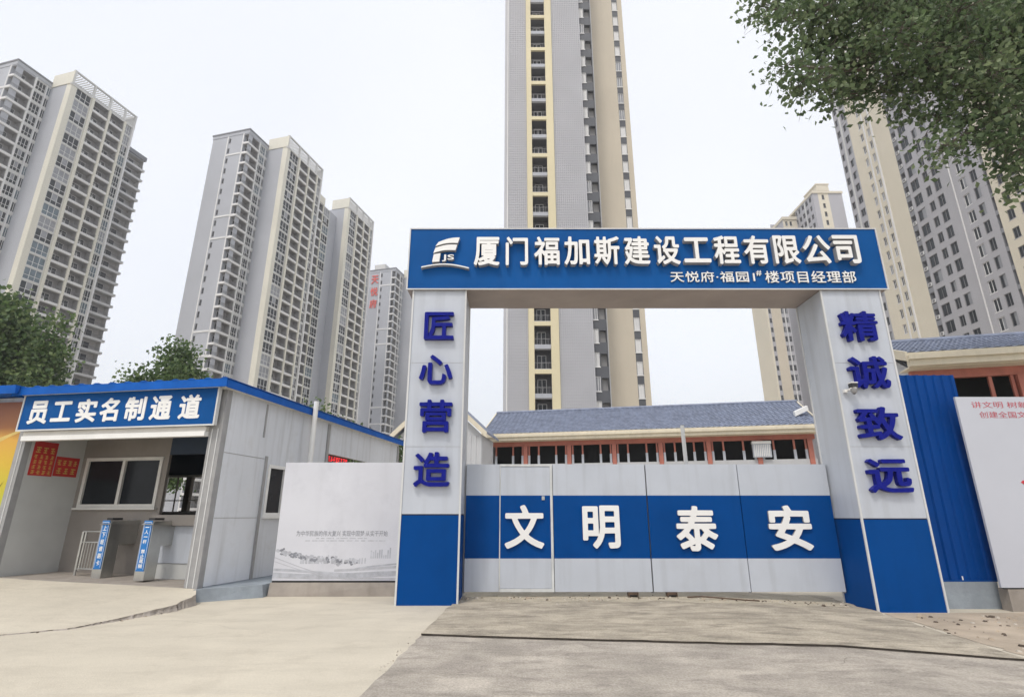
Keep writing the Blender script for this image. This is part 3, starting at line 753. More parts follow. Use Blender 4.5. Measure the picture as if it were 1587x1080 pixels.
# roof: corrugated blue sheet with turned-down edge
mb = MB()
XM = -2.62; DL = 4.2
for x0_, x1_, d_ in ((-5.34, XM, DL), (XM, .15, 10.3)):
    mb.box(x0_, x1_, -.28, d_, 4.30, 4.43, ['shed_wall', 'roof_blue', 'roof_blue', 'roof_blue', 'roof_blue', 'roof_blue'])
mb.box(-5.36, .17, -.30, -.281, 4.25, 4.43, 'roof_blue'); mb.box(.161, .18, -.28, 10.3, 4.24, 4.40, 'roof_blue'); mb.box(-5.37, -5.351, -.28, DL, 4.25, 4.40, 'roof_blue')
for k in range(14):
    x = -5.2+k*.40; d_ = DL-.05 if x+.2 < XM else 10.25
    mb.hexa([(x, -.31, 4.43), (x+.2, -.31, 4.43), (x+.2, d_, 4.43), (x, d_, 4.43), (x+.06, -.31, 4.455), (x+.14, -.31, 4.455), (x+.14, d_, 4.455), (x+.06, d_, 4.455)], 'roof_blue')
mb.build('roof', SH)
pb(SH, 'gutter_board', [(.0, .12, -.02, 10.0, 4.252, 4.299, 'shutter'), (-5.2, 0, -.10, .0, 4.252, 4.299, 'shutter')])
# inside
mb = MB()
mb.quad((-5.0, .0, .34), (-.3, .0, .24), (-.08, 9.9, .25), (-5.0, 9.9, .34), 'plinth_tan'); mb.build('floor', SH)
pb(SH, 'left_wall', [(-5.2, -5.0, .151, DL, .30, 4.25, 'inner_wall')])
mb = MB(); PD = 1.5
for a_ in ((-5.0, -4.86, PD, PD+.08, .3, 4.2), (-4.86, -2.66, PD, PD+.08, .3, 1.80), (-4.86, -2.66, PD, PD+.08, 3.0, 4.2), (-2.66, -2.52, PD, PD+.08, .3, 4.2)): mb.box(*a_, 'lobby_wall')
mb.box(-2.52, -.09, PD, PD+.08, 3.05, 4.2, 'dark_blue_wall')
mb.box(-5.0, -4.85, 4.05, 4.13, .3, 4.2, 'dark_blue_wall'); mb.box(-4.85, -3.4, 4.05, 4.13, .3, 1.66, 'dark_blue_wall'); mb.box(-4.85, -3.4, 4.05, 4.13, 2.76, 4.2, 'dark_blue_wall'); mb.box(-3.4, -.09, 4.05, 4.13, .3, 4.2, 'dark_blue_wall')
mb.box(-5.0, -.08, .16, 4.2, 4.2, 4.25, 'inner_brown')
mb.build('partition', SH)
iw = pb(SH, 'inner_window', [(-4.86, -4.78, PD-.03, PD+.09, 1.80, 3.0, 'window_frame'), (-2.74, -2.66, PD-.03, PD+.09, 1.80, 3.0, 'window_frame'), (-4.78, -2.74, PD-.03, PD+.09, 1.80, 1.88, 'window_frame'), (-4.78, -2.74, PD-.03, PD+.09, 2.92, 3.0, 'window_frame'), (-3.80, -3.72, PD-.02, PD+.08, 1.88, 2.92, 'window_frame'), (-4.92, -2.60, PD-.09, PD-.005, 1.75, 1.798, 'window_frame')])
pb(iw, 'pane', [(-4.78, -3.80, PD+.02, PD+.03, 1.88, 2.92, 'window_dark')]); pb(iw, 'pane', [(-3.72, -2.74, PD+.04, PD+.05, 1.88, 2.92, 'window_dark')])
pb(SH, 'rear_window', [(-4.85, -4.78, 4.04, 4.14, 1.66, 2.76, 'window_frame'), (-3.47, -3.4, 4.04, 4.14, 1.66, 2.76, 'window_frame'), (-4.78, -3.47, 4.04, 4.14, 1.66, 1.73, 'window_frame'), (-4.78, -3.47, 4.04, 4.14, 2.69, 2.76, 'window_frame'), (-4.10, -3.92, 4.03, 4.15, 1.73, 2.69, 'inner_brown'), (-4.42, -4.40, 4.06, 4.10, 1.73, 2.69, 'inner_brown'), (-4.78, -3.47, 4.06, 4.10, 2.02, 2.05, 'window_frame')])
pb(SH, 'plinth', [(-.10, .03, .16, 10.0, -.05, .246, 'plinth')])
tg = MB(); tg.hexa([(0.031, -.18, -.05), (.98, .75, -.05), (.60, 2.9, -.05), (.031, 2.9, -.05), (.031, -.12, .235), (.90, .78, .235), (.5, 2.9, .235), (.031, 2.9, .235)], 'plinth'); tg.build('plinth', SH)
# things in and on the shed
def shed_pt(x, y, z):
    a = R(-10); return (-6.25+x*math.cos(a)-y*math.sin(a), 11.6+x*math.sin(a)+y*math.cos(a), z)
def notice(x0, y0, y1, z0, z1, label, rows):
    p = shed_pt(-4.995+x0, y0, z0); o = thing('wall_notice', label, 'notice', p, R(80), 'red notices inside the turnstile shed')
    w, h = y1-y0, z1-z0
    mb = MB(); mb.box(0, w, -.006, 0, 0, h, 'red_paper'); mb.build('sheet', o)
    mb = MB(); rq = random.Random(int(w*100))
    for i, (zc, n, s) in enumerate(rows):
        for k_ in range(n):
            cx = w*(k_+.7)/(n+.4); c_z = h*zc; a = w/n*.32
            for q in range(3): mb.box(cx-a*rq.uniform(.5, 1), cx+a*rq.uniform(.5, 1), -.0085, -.0062, c_z+(q-1)*s*.33-s*.07, c_z+(q-1)*s*.33+s*.07, 'yellow_ink')
            mb.box(cx-a*.15, cx+a*.15, -.0095, -.0086, c_z-s*.42, c_z+s*.42, 'yellow_ink')
    mb.build('ink_rows', o)
notice(0, .22, .78, 2.50, 3.28, 'taller red notice with rows of yellow writing, partly under the shutter box', [(.75, 3, .16), (.55, 4, .1), (.40, 4, .1), (.25, 4, .1), (.1, 4, .1)])
notice(0.003, .80, 1.40, 2.52, 2.98, 'smaller red notice with yellow writing, right of the taller one', [(.70, 4, .14), (.28, 3, .16)])
def turnstile(x, y, label, txt, w):
    p = shed_pt(x, y, .30-.012*x*0); o = thing('turnstile', label, 'turnstile', p, R(-10), 'turnstiles in the shed entrance'); o.scale = (1.1, 1.1, 1.1)
    mb = MB(); mb.hexa([(-.11, 0, 0), (.11, 0, 0), (.11, .28, 0), (-.11, .28, 0), (-.11, 0, 1.02), (.11, 0, 1.02), (.11, .28, 1.02), (-.11, .28, 1.02)], 'stainless')
    mb.hexa([(-.11, .86, 0), (.11, .86, 0), (.11, 1.14, 0), (-.11, 1.14, 0), (-.11, .86, 1.02), (.11, .86, 1.02), (.11, 1.14, 1.02), (-.11, 1.14, 1.02)], 'stainless')
    mb.box(-.11, .11, .28, .86, .62, 1.02, 'stainless'); mb.hexa([(-.13, -.03, 1.021), (.13, -.03, 1.021), (.13, 1.17, 1.021), (-.13, 1.17, 1.021), (-.11, .02, 1.08), (.11, .02, 1.08), (.11, 1.12, 1.12), (-.11, 1.12, 1.12)], 'stainless')
    mb.build('cabinet', o)
    mb = MB(); mb.box(-w/2, w/2, -.012, -.002, .17, 1.10, 'label_blue'); lb = mb.build('label', o)
    mb = MB()
    for a in (-w/2+.012, w/2-.018): mb.box(a, a+.006, -.014, -.0122, .20, 1.07, 'letter_white')
    mb.box(-w/2+.019, w/2-.019, -.014, -.0122, 1.062, 1.07, 'letter_white'); mb.build('label_border', lb)
    n = len(txt)
    for i, c in enumerate(txt):
        if c == ' ': continue
        z = 1.02-(i+.5)*.80/n
        link('letter', text_mesh('letter', c, .085 if c != '一' else .085, min(.10, .80/n*.85) if c != '一' else .016, .003, 'letter_white', bold=0.02), lb, (0, -.0122, z))
    mb = MB(); mb.box(-.07, .07, .06, .30, 1.105, 1.15, 'black_plastic'); mb.build('card_reader', o)
    for k_ in range(3):
        a = R(90+120*k_+20); mb = MB(); mb.tube((-.12, .57, .78), (-.12-.44*abs(math.cos(a*.5+.4)), .57+.12*math.sin(a), .78+.34*math.cos(a)-.05), .016, .016, 'stainless', 8); mb.build('arm', o)
turnstile(-3.12, .72, 'turnstile post with a blue label reading 上下班请刷卡', '上下班请刷卡', .17)
turnstile(-1.78, .45, 'turnstile post with a blue label reading 一人一杆 禁止尾随', '一人一杆 禁止尾随', .18)
rl = thing('barrier_rail', 'stainless steel barrier with upright bars left of the first turnstile', 'barrier', shed_pt(-3.92, .95, .31), R(-10))
mb = MB()
mb.tube((0, 0, 0), (0, 0, .95), .028, .028, 'stainless'); mb.tube((.08, 0, .12), (.08, 0, .95), .02, .02, 'stainless')
for z in (.15, .72, .95): mb.tube((0, 0, z), (.60, 0, z), .018, .018, 'stainless', 8)
mb.tube((.58, 0, 0), (.58, 0, .95), .022, .022, 'stainless', 8)
for k_ in range(6): mb.tube((.14+.075*k_, 0, .15), (.14+.075*k_, 0, .72), .009, .009, 'stainless', 6)
mb.build('bar_frame', rl)
rl2 = thing('barrier_rail', 'low dark barrier of thin bars between the two turnstiles', 'barrier', shed_pt(-2.55, 1.35, .31), R(-10))
mb = MB()
for k_ in range(5): mb.tube((.07*k_, 0, 0), (.07*k_+.12, 0, .85), .010, .010, 'stainless', 6)
mb.tube((-.05, 0, .45), (.55, 0, .72), .014, .014, 'stainless', 6); mb.build('bar_frame', rl2)
ct = thing('reception_counter', 'white fronted counter with a dark overhanging top behind the second turnstile', 'counter', shed_pt(-2.1, 1.08, .27), R(-10))
mb = MB(); mb.box(0, 1.75, 0, .05, .33, 1.12, 'white_panel'); mb.box(.02, 1.75, .051, .35, .0, 1.12, 'inner_brown'); mb.box(0, 1.75, .02, .05, 0, .32, 'inner_wall'); mb.build('front', ct)
mb = MB(); mb.box(-.1, 1.78, -.12, .38, 1.13, 1.36, 'lobby_wall'); mb.build('top', ct)
mb = MB(); mb.tube((1.35, -.02, .35), (1.35, -.02, .95), .018, .018, 'stainless', 8); mb.tube((1.35, -.02, .95), (1.35, .0, .95), .018, .018, 'stainless', 8); mb.tube((1.35, -.02, .35), (1.35, .0, .35), .018, .018, 'stainless', 8); mb.build('handle', ct)
pv = MB(); pv.tube(shed_pt(.26, 3.2, .0), shed_pt(.26, 3.2, 4.62), .065, .065, 'white_paint', 14)
tag(pv.build('drain_pipe'), 'white upright pipe against the side wall of the turnstile shed', 'pipe')
ld = thing('led_sign', 'small red lit ticker sign in the rear opening of the shed wall', 'sign', shed_pt(-.12, 4.62, 3.14), R(80))
mb = MB(); mb.box(0, 1.5, 0, .05, 0, .22, 'black_plastic'); mb.build('housing', ld)
mb = MB(); rq = random.Random(5)
for k_ in range(9):
    for q in range(4): mb.box(.05+k_*.155+rq.uniform(0, .05), .05+k_*.155+rq.uniform(.07, .13), -.006, -.001, .04+q*.04, .055+q*.04, 'led_red')
mb.build('lamp_dots', ld)
# bench-like clutter seen through the rear window: a parked pale van stays out; the yard behind is open
# neighbouring shed with printed hoarding at the far left
nb = thing('neighbour_shed', 'shed with blue roof edge and a bright orange printed wall at the left edge', 'shed', shed_pt(-5.24, .0, 0), R(-10))
mb = MB(); mb.box(-6, -.02, .05, .12, .30, 4.18, 'orange_print'); pw = mb.build('printed_wall', nb)
mb = MB()
for i in range(24):
    f_ = lambda t: (-3.2+3.18*t, 2.75+.75*t*t+.1*math.sin(3*t), .05+.16*math.sin(math.pi*min(1, t*1.1)))
    a_, b_ = f_(i/24), f_((i+1)/24); mb.quad((a_[0], .047, a_[1]-a_[2]), (b_[0], .047, b_[1]-b_[2]), (b_[0], .047, b_[1]+.02), (a_[0], .047, a_[1]+.02), 'poster_pale')
for i in range(12):
    f_ = lambda t: (-.62+.5*t, 1.95+.42*t*t, .035*math.sin(math.pi*t))
    a_, b_ = f_(i/12), f_((i+1)/12); mb.quad((a_[0], .046, a_[1]-a_[2]), (b_[0], .046, b_[1]-b_[2]), (b_[0], .046, b_[1]+b_[2]), (a_[0], .046, a_[1]+a_[2]), 'poster_leaf')
mb.build('print_shapes', pw)
mb = MB(); mb.box(-6.2, .05, -.25, 4, 4.33, 4.36, 'roof_blue'); mb.hexa([(-6.2, -.40, 4.28), (.10, -.40, 4.28), (.10, -.34, 4.28), (-6.2, -.34, 4.28), (-6.2, -.42, 4.47), (.10, -.42, 4.47), (.10, -.30, 4.47), (-6.2, -.30, 4.47)], 'roof_blue'); mb.build('roof', nb)
mb = MB(); mb.box(-6, -.14, .13, 4, .3, 4.3, 'shed_wall'); mb.build('wall', nb)

# ------------------------------------------------------------------ site offices behind the gate
def tile_roof(mb, x0, x1, ye, ze, yr, zr, m, course=.28, lap=.035, barrel=0.30):
    """stepped courses of pantiles from eave (ye,ze) up to ridge (yr,zr)"""
    L_ = math.hypot(yr-ye, zr-ze); n = int(L_/course); dy, dz_ = (yr-ye)/n, (zr-ze)/n
    nb_ = int((x1-x0)/barrel); w = (x1-x0)/nb_
    nz_ = Vector((0, -(zr-ze), (yr-ye))).normalized()
    for j in range(n):
        ya, za = ye+dy*j, ze+dz_*j; yb, zb = ye+dy*(j+1), ze+dz_*(j+1)
        lo = lap
        A = []; B = []
        for i in range(nb_*2+1):
            x = x0+i*w/2; h = lo+(0.05 if i % 2 else 0.0)
            A.append((x, ya+nz_.y*h, za+nz_.z*h)); h2 = (0.05 if i % 2 else 0.0)
            B.append((x, yb+nz_.y*h2, zb+nz_.z*h2))
        base = [(x0, ya, za), (x1, ya, za)]
        i0 = len(mb.v); mb.v += A+B; k_ = mb.mi(m); q = len(A)
        for i in range(q-1):
            mb.f.append((i0+i, i0+i+1, i0+q+i+1, i0+q+i)); mb.m.append(k_)
        for i in range(q-1):       # front lip of the course
            a, b = A[i], A[i+1]
            mb.quad((a[0], a[1]-nz_.y*lap, a[2]-nz_.z*lap), (b[0], b[1]-nz_.y*lap, b[2]-nz_.z*lap), b, a, m)
def office(label, loc, rz, L_, nbay, bay0, bayw, ze, zr, run, z_sill, group=None, col_w=.26):
    o = thing('site_office', label, 'building', loc, rz, group)
    back = run*2
    # gable ends and rear wall: closed shell behind a gallery
    mb = MB(); wy = 1.2
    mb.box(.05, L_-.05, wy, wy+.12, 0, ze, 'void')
    mb.box(.05, .2, .12, back-.6, 0, ze, 'office_wall'); mb.box(L_-.2, L_-.05, .12, back-.6, 0, ze, 'office_wall'); mb.box(.05, L_-.05, back-.72, back-.6, 0, ze, 'office_wall')
    for xa, xb in ((.06, .19), (L_-.19, L_-.06)):
        i = len(mb.v); k_ = mb.mi('office_wall')
        pr = [(-.1, ze+.001), (back+.1, ze+.001), (back/2, zr-.05)]
        mb.v += [(xa, y, z) for y, z in pr]+[(xb, y, z) for y, z in pr]
        mb.f += [(i, i+2, i+1), (i+3, i+4, i+5)]; mb.m += [k_, k_]
    mb.box(.05, L_-.05, .0, .14, 0, z_sill, 'office_wall')
    mb.build('wall', o)
    mb = MB(); mb.box(.02, L_-.02, -.03, .15, ze-.28, ze, 'red_paint'); mb.build('lintel', o)
    xs = [bay0+bayw*i for i in range(nbay)]
    for x in xs:
        pb(o, 'column', [(x-col_w/2, x+col_w/2, -.10, .16, 0, ze-.281, 'red_paint')])
    for x in xs[:-1]:
        for q, w in ((.055, .09), (.30, .10), (.70, .10), (.945, .09)):
            cx = x+bayw*q
            if q in (.055, .945): cx = x+(.22 if q < .5 else bayw-.22)
            pb(o, 'mullion', [(cx-w/2, cx+w/2, .02, .10, z_sill+.55, ze-.282, 'red_paint'), (cx-w*.7, cx+w*.7, .0, .11, z_sill, z_sill+.549, 'white_panel')])
    mb = MB(); mb.box(-.25, L_+.25, -.75, -.55, ze+.02, ze+.22, 'eave_cream'); mb.box(-.28, L_+.28, -.86, -.70, ze+.221, ze+.36, 'eave_cream'); mb.box(-.25, L_+.25, -.70, -.4, ze+.361, ze+.47, 'eave_cream'); mb.box(-.2, L_+.2, -.55, .2, ze+.001, ze+.05, 'eave_cream')
    mb.build('eave', o)
    mb = MB(); tile_roof(mb, -.25, L_+.25, -.60, ze+.47, run, zr, 'roof_tile')
    mb.quad((L_+.25, back+.6, ze+.5), (-.25, back+.6, ze+.5), (-.25, run, zr), (L_+.25, run, zr), 'roof_tile')
    mb.tube((-.28, run, zr+.05), (L_+.28, run, zr+.05), .11, .11, 'roof_tile', 8); rf = mb.build('roof', o)
    for x0, x1 in ((-.33, -.26), (L_+.26, L_+.33)):
        mb = MB()
        for s in (1, -1):
            ya, yb = (-.75, run) if s == 1 else (back+.75, run)
            mb.hexa([(x0, ya, ze+.18), (x1, ya, ze+.18), (x1, ya+.01*s, ze+.50), (x0, ya+.01*s, ze+.50), (x0, yb, zr-.28), (x1, yb, zr-.28), (x1, yb, zr+.06), (x0, yb, zr+.06)], 'eave_cream')
        mb.build('rake_board', o)
    return o
e0 = (-1.83, 35.12); aOff = math.atan2(-0.21, 0.978)
nrm = Vector((-.21, -.978))
off1 = office('long two storey site office with blue tiled roof and dark gallery bays behind the gate', (e0[0]-nrm.x*.75, e0[1]-nrm.y*.75, 0), aOff, 19.7, 8, -.3+.0, 2.81, 6.2, 8.75, 3.4, 4.78)
o2 = (13.02, 16.75); a2 = math.atan2(-0.24, 0.97); n2 = Vector((-.24, -.97))
off2 = office('nearer site office with blue tiled roof above the white board, right of the portal', (o2[0]-n2.x*.75, o2[1]-n2.y*.75, 0), a2, 16, 7, .3, 2.75, 6.2, 8.0, 2.9, 4.6)
# gable-ended office, its gable faces the gate
gh = thing('gabled_office', 'grey gable-ended site office with cream roof edges behind the left pillar', 'building', (-4.25, 31.2, 0), R(-10))
mb = MB(); mb.poly([(-2.5, 0, 0), (2.5, 0, 0), (2.5, 0, 6.0), (0, 0, 8.35), (-2.5, 0, 6.0)], 'office_wall'); mb.box(-2.5, 2.5, .02, 3, 0, 6.0, 'office_wall')
corrugated(mb, -2.5, 2.5, .0, 5.95, .30, .04, 'office_wall', y=-.02); mb.build('wall', gh)
mb = MB()
for s in (-1, 1):
    mb.hexa([(s*2.85, -.4, 5.78), (s*2.85, -.3, 5.78), (s*2.85, -.3, 6.12), (s*2.85, -.4, 6.12), (0, -.4, 8.4), (0, -.3, 8.4), (0, -.3, 8.74), (0, -.4, 8.74)], 'eave_cream')
mb.build('rake_board', gh)
mb = MB()
for s in (-1, 1): mb.hexa([(s*2.85, -.3, 6.0), (s*2.85, 3.0, 6.0), (s*2.85, 3.0, 6.13), (s*2.85, -.3, 6.13), (0, -.3, 8.6), (0, 3.0, 8.6), (0, 3.0, 8.75), (0, -.3, 8.75)], 'roof_tile')
mb.build('roof', gh)
# air conditioner box in the gallery, leaning pole, sheet on the roof
def off_pt(x, y, z):
    ca, sa = math.cos(aOff), math.sin(aOff); ox_, oy_ = e0[0]-nrm.x*.75, e0[1]-nrm.y*.75
    return (ox_+x*ca-y*sa, oy_+x*sa+y*ca, z)
ac = thing('louvred_box', 'white louvred box set in a dark gallery bay of the long office', 'cabinet', off_pt(16.2, -.2, 4.9), aOff)
mb = MB(); mb.box(0, 1.0, 0, .3, 0, .9, 'white_panel'); mb.build('case', ac)
mb = MB()
for k_ in range(9): mb.hexa([(.05+.1*k_, -.03, .05), (.09+.1*k_, -.03, .05), (.09+.1*k_, -.002, .05), (.05+.1*k_, -.002, .05), (.09+.1*k_, -.03, .72), (.13+.1*k_, -.03, .72), (.13+.1*k_, -.002, .72), (.09+.1*k_, -.002, .72)], 'white_paint')
mb.box(-.02, 1.02, -.05, .32, .78, .93, 'white_paint'); mb.build('louvre', ac)
pl = MB(); pl.tube((4.41, 14.0, 0), (4.375, 14.02, 3.85), .05, .05, 'white_paint', 12); tag(pl.build('white_pole'), 'slim white pole standing behind the gate in front of the office', 'pole')
ws = MB(); ws.hexa([(0, 0, 0), (.75, -.1, .35), (.75, .3, .42), (0, .35, .1), (0, 0, .28), (.72, -.1, .62), (.72, .3, .68), (0, .35, .36)], 'white_paint')
tag(ws.build('roof_sheet', None, off_pt(19.0, .6, 7.35), aOff), 'crumpled white sheet lying on the blue tiled roof near the right pillar', 'sheet')

# ------------------------------------------------------------------ apartment towers
CAMF, TH = 839.0, R(17.2)
def shown(p):
    d = p[1]*math.cos(TH)+(p[2]-1.6)*math.sin(TH)
    if d <= 0: return False
    u = (p[2]-1.6)*math.cos(TH)-p[1]*math.sin(TH)
    x = 796+CAMF*p[0]/d; y = 540-CAMF*u/d
    return -20 < x < 1607 and -20 < y < 630
WM = {}
def window_mesh(w, h, style, g):
    key = ('w', round(w, 2), round(h, 2), style, g)
    if key in WM: return WM[key]
    mb = MB(); f = .07; fr = 'tower_white' if style != 'dark' else 'rail'; gl_ = {0: 'glass_dark', 1: 'glass_blue', 2: 'curtain', 3: 'glass_dark', 4: 'tower_white'}[g]  # white pane option has the reflected sky painted in
    mb.box(-w/2, w/2, .10, .12, 0, h, gl_)
    mb.box(-w/2, -w/2+f, .02, .099, 0, h, fr); mb.box(w/2-f, w/2, .02, .099, 0, h, fr); mb.box(-w/2+f, w/2-f, .02, .099, 0, f, fr); mb.box(-w/2+f, w/2-f, .02, .099, h-f, h, fr)
    if style == 'grid':
        for x in (-w/6, w/6): mb.box(x-.04, x+.04, .03, .099, f, h-f, fr)
        mb.box(-w/2+f, w/2-f, .04, .099, h*.36, h*.36+.08, fr)
        if g == 3: mb.box(-w/6+.04, w/6-.04, .06, .098, h*.4, h-f, 'curtain')
    elif style == 'plain' or style == 'dark':
        mb.box(-.035, .035, .03, .099, f, h-f, fr)
        if g == 3: mb.box(.035, w/2-f, .06, .098, f, h-f, 'curtain')
    if style != 'grid': mb.box(-w/2-.08, w/2+.08, -.10, .02, -.12, 0, fr if style != 'dark' else 'r_grey')
    WM[key] = mb.mesh('window'); return WM[key]
def balcony_mesh(w, style, d, pm):
    key = ('b', round(w, 2), style, round(d, 2), pm)
    if key in WM: return WM[key]
    mb = MB()
    mb.box(-w/2, w/2, -.22, .10, -.22, .30, pm)
    if style == 'corner': mb.box(-w/2-.2, -w/2+.01, -.215, d, -.215, .295, pm)
    mb.box(-w/2, w/2, -.16, -.11, .98, 1.05, 'rail')
    n = max(3, int(w/.32))
    for i in range(n+1):
        x = -w/2+w*i/n; mb.box(x-.02, x+.02, -.15, -.12, .29, .99, 'rail')
    mb.box(-w/2, w/2, -.14, -.13, .32, .95, 'glass_blue') if style == 'glass' else None
    WM[key] = mb.mesh('balcony'); return WM[key]
def door_mesh(w, d):
    key = ('d', round(w, 2), round(d, 2))
    if key in WM: return WM[key]
    mb = MB()
    mb.box(-w*.30, w*.22, d-.062, d-.01, .1, 2.2, 'glass_dark')
    for x in (-w*.30, -w*.04, w*.22): mb.box(x-.04, x+.04, d-.09, d-.061, .25, 2.25, 'tower_white')
    mb.box(-w*.30, w*.22, d-.09, d-.061, 2.2, 2.28, 'tower_white')
    WM[key] = mb.mesh('balcony_door'); return WM[key]
def ac_mesh():
    if 'ac' in WM: return WM['ac']
    mb = MB(); mb.box(-.42, .42, -.32, .0, 0, .62, 'tower_white'); mb.box(-.30, .18, -.33, -.321, .08, .54, 'rail'); WM['ac'] = mb.mesh('air_conditioner'); return WM['ac']

class Tower:
    def __init__(s, label, loc, rz, seed):
        s.o = thing('apartment_tower', label, 'building', loc, rz, 'apartment towers around the site')
        s.M = Matrix.Translation(loc) @ Matrix.Rotation(rz, 4, 'Z'); s.mb = MB(); s.inst = []; s.r = random.Random(seed)
    def facade(s, O, ang, cols, z0, N, fh, ztop=None, floors_rule=None):
        """O: left foot of the face seen from outside; ang: direction of its run; cols: (width, kind, material, options)"""
        u = Vector((math.cos(ang), math.sin(ang), 0)); inn = Vector((-math.sin(ang), math.cos(ang), 0)); O = Vector(O)
        P = lambda x, y, z: tuple(O+u*x+inn*y+Vector((0, 0, z)))
        H = z0+N*fh; x = 0
        for c in cols:
            w, kind, m = c[0], c[1], c[2]; op = c[3] if len(c) > 3 else {}
            if kind == 'wall': s.mb.quad(P(x, 0, 0), P(x+w, 0, 0), P(x+w, 0, H), P(x, 0, H), m)
            elif kind == 'pil':
                d = op.get('d', .3)
                for a in ((P(x, -d, 0), P(x+w, -d, 0), P(x+w, -d, H), P(x, -d, H)), (P(x, 0, 0), P(x, -d, 0), P(x, -d, H), P(x, 0, H)), (P(x+w, -d, 0), P(x+w, 0, 0), P(x+w, 0, H), P(x+w, -d, H)), (P(x, -d, H), P(x+w, -d, H), P(x+w, 0, H), P(x, 0, H))): s.mb.quad(*a, m)
            elif kind == 'rib':
                s.mb.quad(P(x, 0, 0), P(x+w, 0, 0), P(x+w, 0, H), P(x, 0, H), m); n = int(w/.24)
                for i in range(n):
                    a = x+w*(i+.25)/n; b = a+w/n*.5; d = .07
                    s.mb.quad(P(a, -d, 0), P(b, -d, 0), P(b, -d, H), P(a, -d, H), m); s.mb.quad(P(a, 0, 0), P(a, -d, 0), P(a, -d, H), P(a, 0, H), m); s.mb.quad(P(b, -d, 0), P(b, 0, 0), P(b, 0, H), P(b, -d, H), m)
                d = .05; zz = .3
                while zz < H-.3:
                    s.mb.quad(P(x, -d, zz), P(x+w, -d, zz), P(x+w, -d, zz+.12), P(x, -d, zz+.12), m); s.mb.quad(P(x, 0, zz), P(x+w, 0, zz), P(x+w, -d, zz), P(x, -d, zz), m); zz += .36
            else:
                if z0 > 0: s.mb.quad(P(x, 0, 0), P(x+w, 0, 0), P(x+w, 0, z0), P(x, 0, z0), m)
                for k_ in range(N):
                    zb = z0+k_*fh
                    if kind == 'bal': ww, a, b, d = w-.02, zb+.0, zb+fh-.30, op.get('d', 1.4)
                    else:
                        ww = op.get('w', w*.7); a = zb+op.get('sill', .9); b = min(a+op.get('h', 1.5), zb+fh-.02); d = op.get('d', .2)
                    xc = x+w/2+op.get('off', 0); xl, xr = xc-ww/2, xc+ww/2
                    if a > zb: s.mb.quad(P(x, 0, zb), P(x+w, 0, zb), P(x+w, 0, a), P(x, 0, a), op.get('sp', m))
                    s.mb.quad(P(x, 0, b), P(x+w, 0, b), P(x+w, 0, zb+fh), P(x, 0, zb+fh), op.get('sp', m))
                    if xl > x+.001: s.mb.quad(P(x, 0, a), P(xl, 0, a), P(xl, 0, b), P(x, 0, b), m)
                    if xr < x+w-.001: s.mb.quad(P(xr, 0, a), P(x+w, 0, a), P(x+w, 0, b), P(xr, 0, b), m)
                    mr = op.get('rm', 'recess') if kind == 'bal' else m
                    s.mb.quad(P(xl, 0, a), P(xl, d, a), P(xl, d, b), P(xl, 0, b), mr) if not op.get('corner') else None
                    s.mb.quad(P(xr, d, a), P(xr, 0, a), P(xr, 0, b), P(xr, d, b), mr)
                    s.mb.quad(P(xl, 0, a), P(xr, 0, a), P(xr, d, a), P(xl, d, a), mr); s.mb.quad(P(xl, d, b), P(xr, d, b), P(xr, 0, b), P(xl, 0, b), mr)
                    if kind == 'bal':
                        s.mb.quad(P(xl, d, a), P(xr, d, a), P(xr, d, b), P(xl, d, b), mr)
                        s.inst.append(('balcony', balcony_mesh(ww, op.get('style', 'rail'), d, op.get('pm', 'tower_white')), P(xc, 0, a), ang))
                        s.inst.append(('balcony_door', door_mesh(ww, d), P(xc, 0, a), ang))
                        if op.get('ac') and s.r.random() < .5: s.inst.append(('air_conditioner', ac_mesh(), P(xl+.5, .45, a+.35), ang))
                    elif kind == 'win':
                        g = s.r.choice(op.get('g', (0, 0, 1, 2, 3)))
                        s.inst.append(('window', window_mesh(ww, b-a, op.get('style', 'plain'), g), P(xc, d-.14, a), ang))
                    elif kind == 'hole':
                        s.mb.quad(P(xl, d, a), P(xr, d, a), P(xr, d, b), P(xl, d, b), 'recess')
                        if op.get('ac'): s.inst.append(('air_conditioner', ac_mesh(), P(xc, .35, a+.25), ang))
            x += w
        return H
    def plain(s, p0, p1, H, m, zb=0):
        s.mb.quad((*p0, zb), (*p1, zb), (*p1, H), (*p0, H), m)
    def top(s, pts, H, m='tower_grey'): s.mb.poly([(x, y, H) for x, y in pts], m)
    def finish(s):
        s.mb.build('wall', s.o)
        kinds = {}
        cam_ = Vector((0, 0, 1.6))
        for it in s.inst: kinds.setdefault(it[0], []).append(it)
        for kd, L_ in kinds.items():
            L_.sort(key=lambda it: (not shown(s.M @ Vector(it[2])), ((s.M @ Vector(it[2]))-cam_).length))
            for nm, me, p, a in L_[:98]: link(nm, me, s.o, p, a)
            rest = L_[98:]
            if rest:
                bm = bmesh.new(); mats = []
                for nm, me, p, a in rest:
                    tmp = me.copy(); tmp.transform(Matrix.Translation(p) @ Matrix.Rotation(a, 4, 'Z'))
                    idx = []
                    for q in me.materials:
                        if q not in mats: mats.append(q)
                        idx.append(mats.index(q))
                    arr = [0]*len(tmp.polygons); tmp.polygons.foreach_get('material_index', arr); tmp.polygons.foreach_set('material_index', [idx[i] for i in arr])
                    bm.from_mesh(tmp); bpy.data.meshes.remove(tmp)
                me = bpy.data.meshes.new(kd+'_rows'); bm.to_mesh(me); bm.free()
                for q in mats: me.materials.append(q)
                o = link(kd+'_rows', me, s.o); o['kind'] = 'stuff'
        return s.o

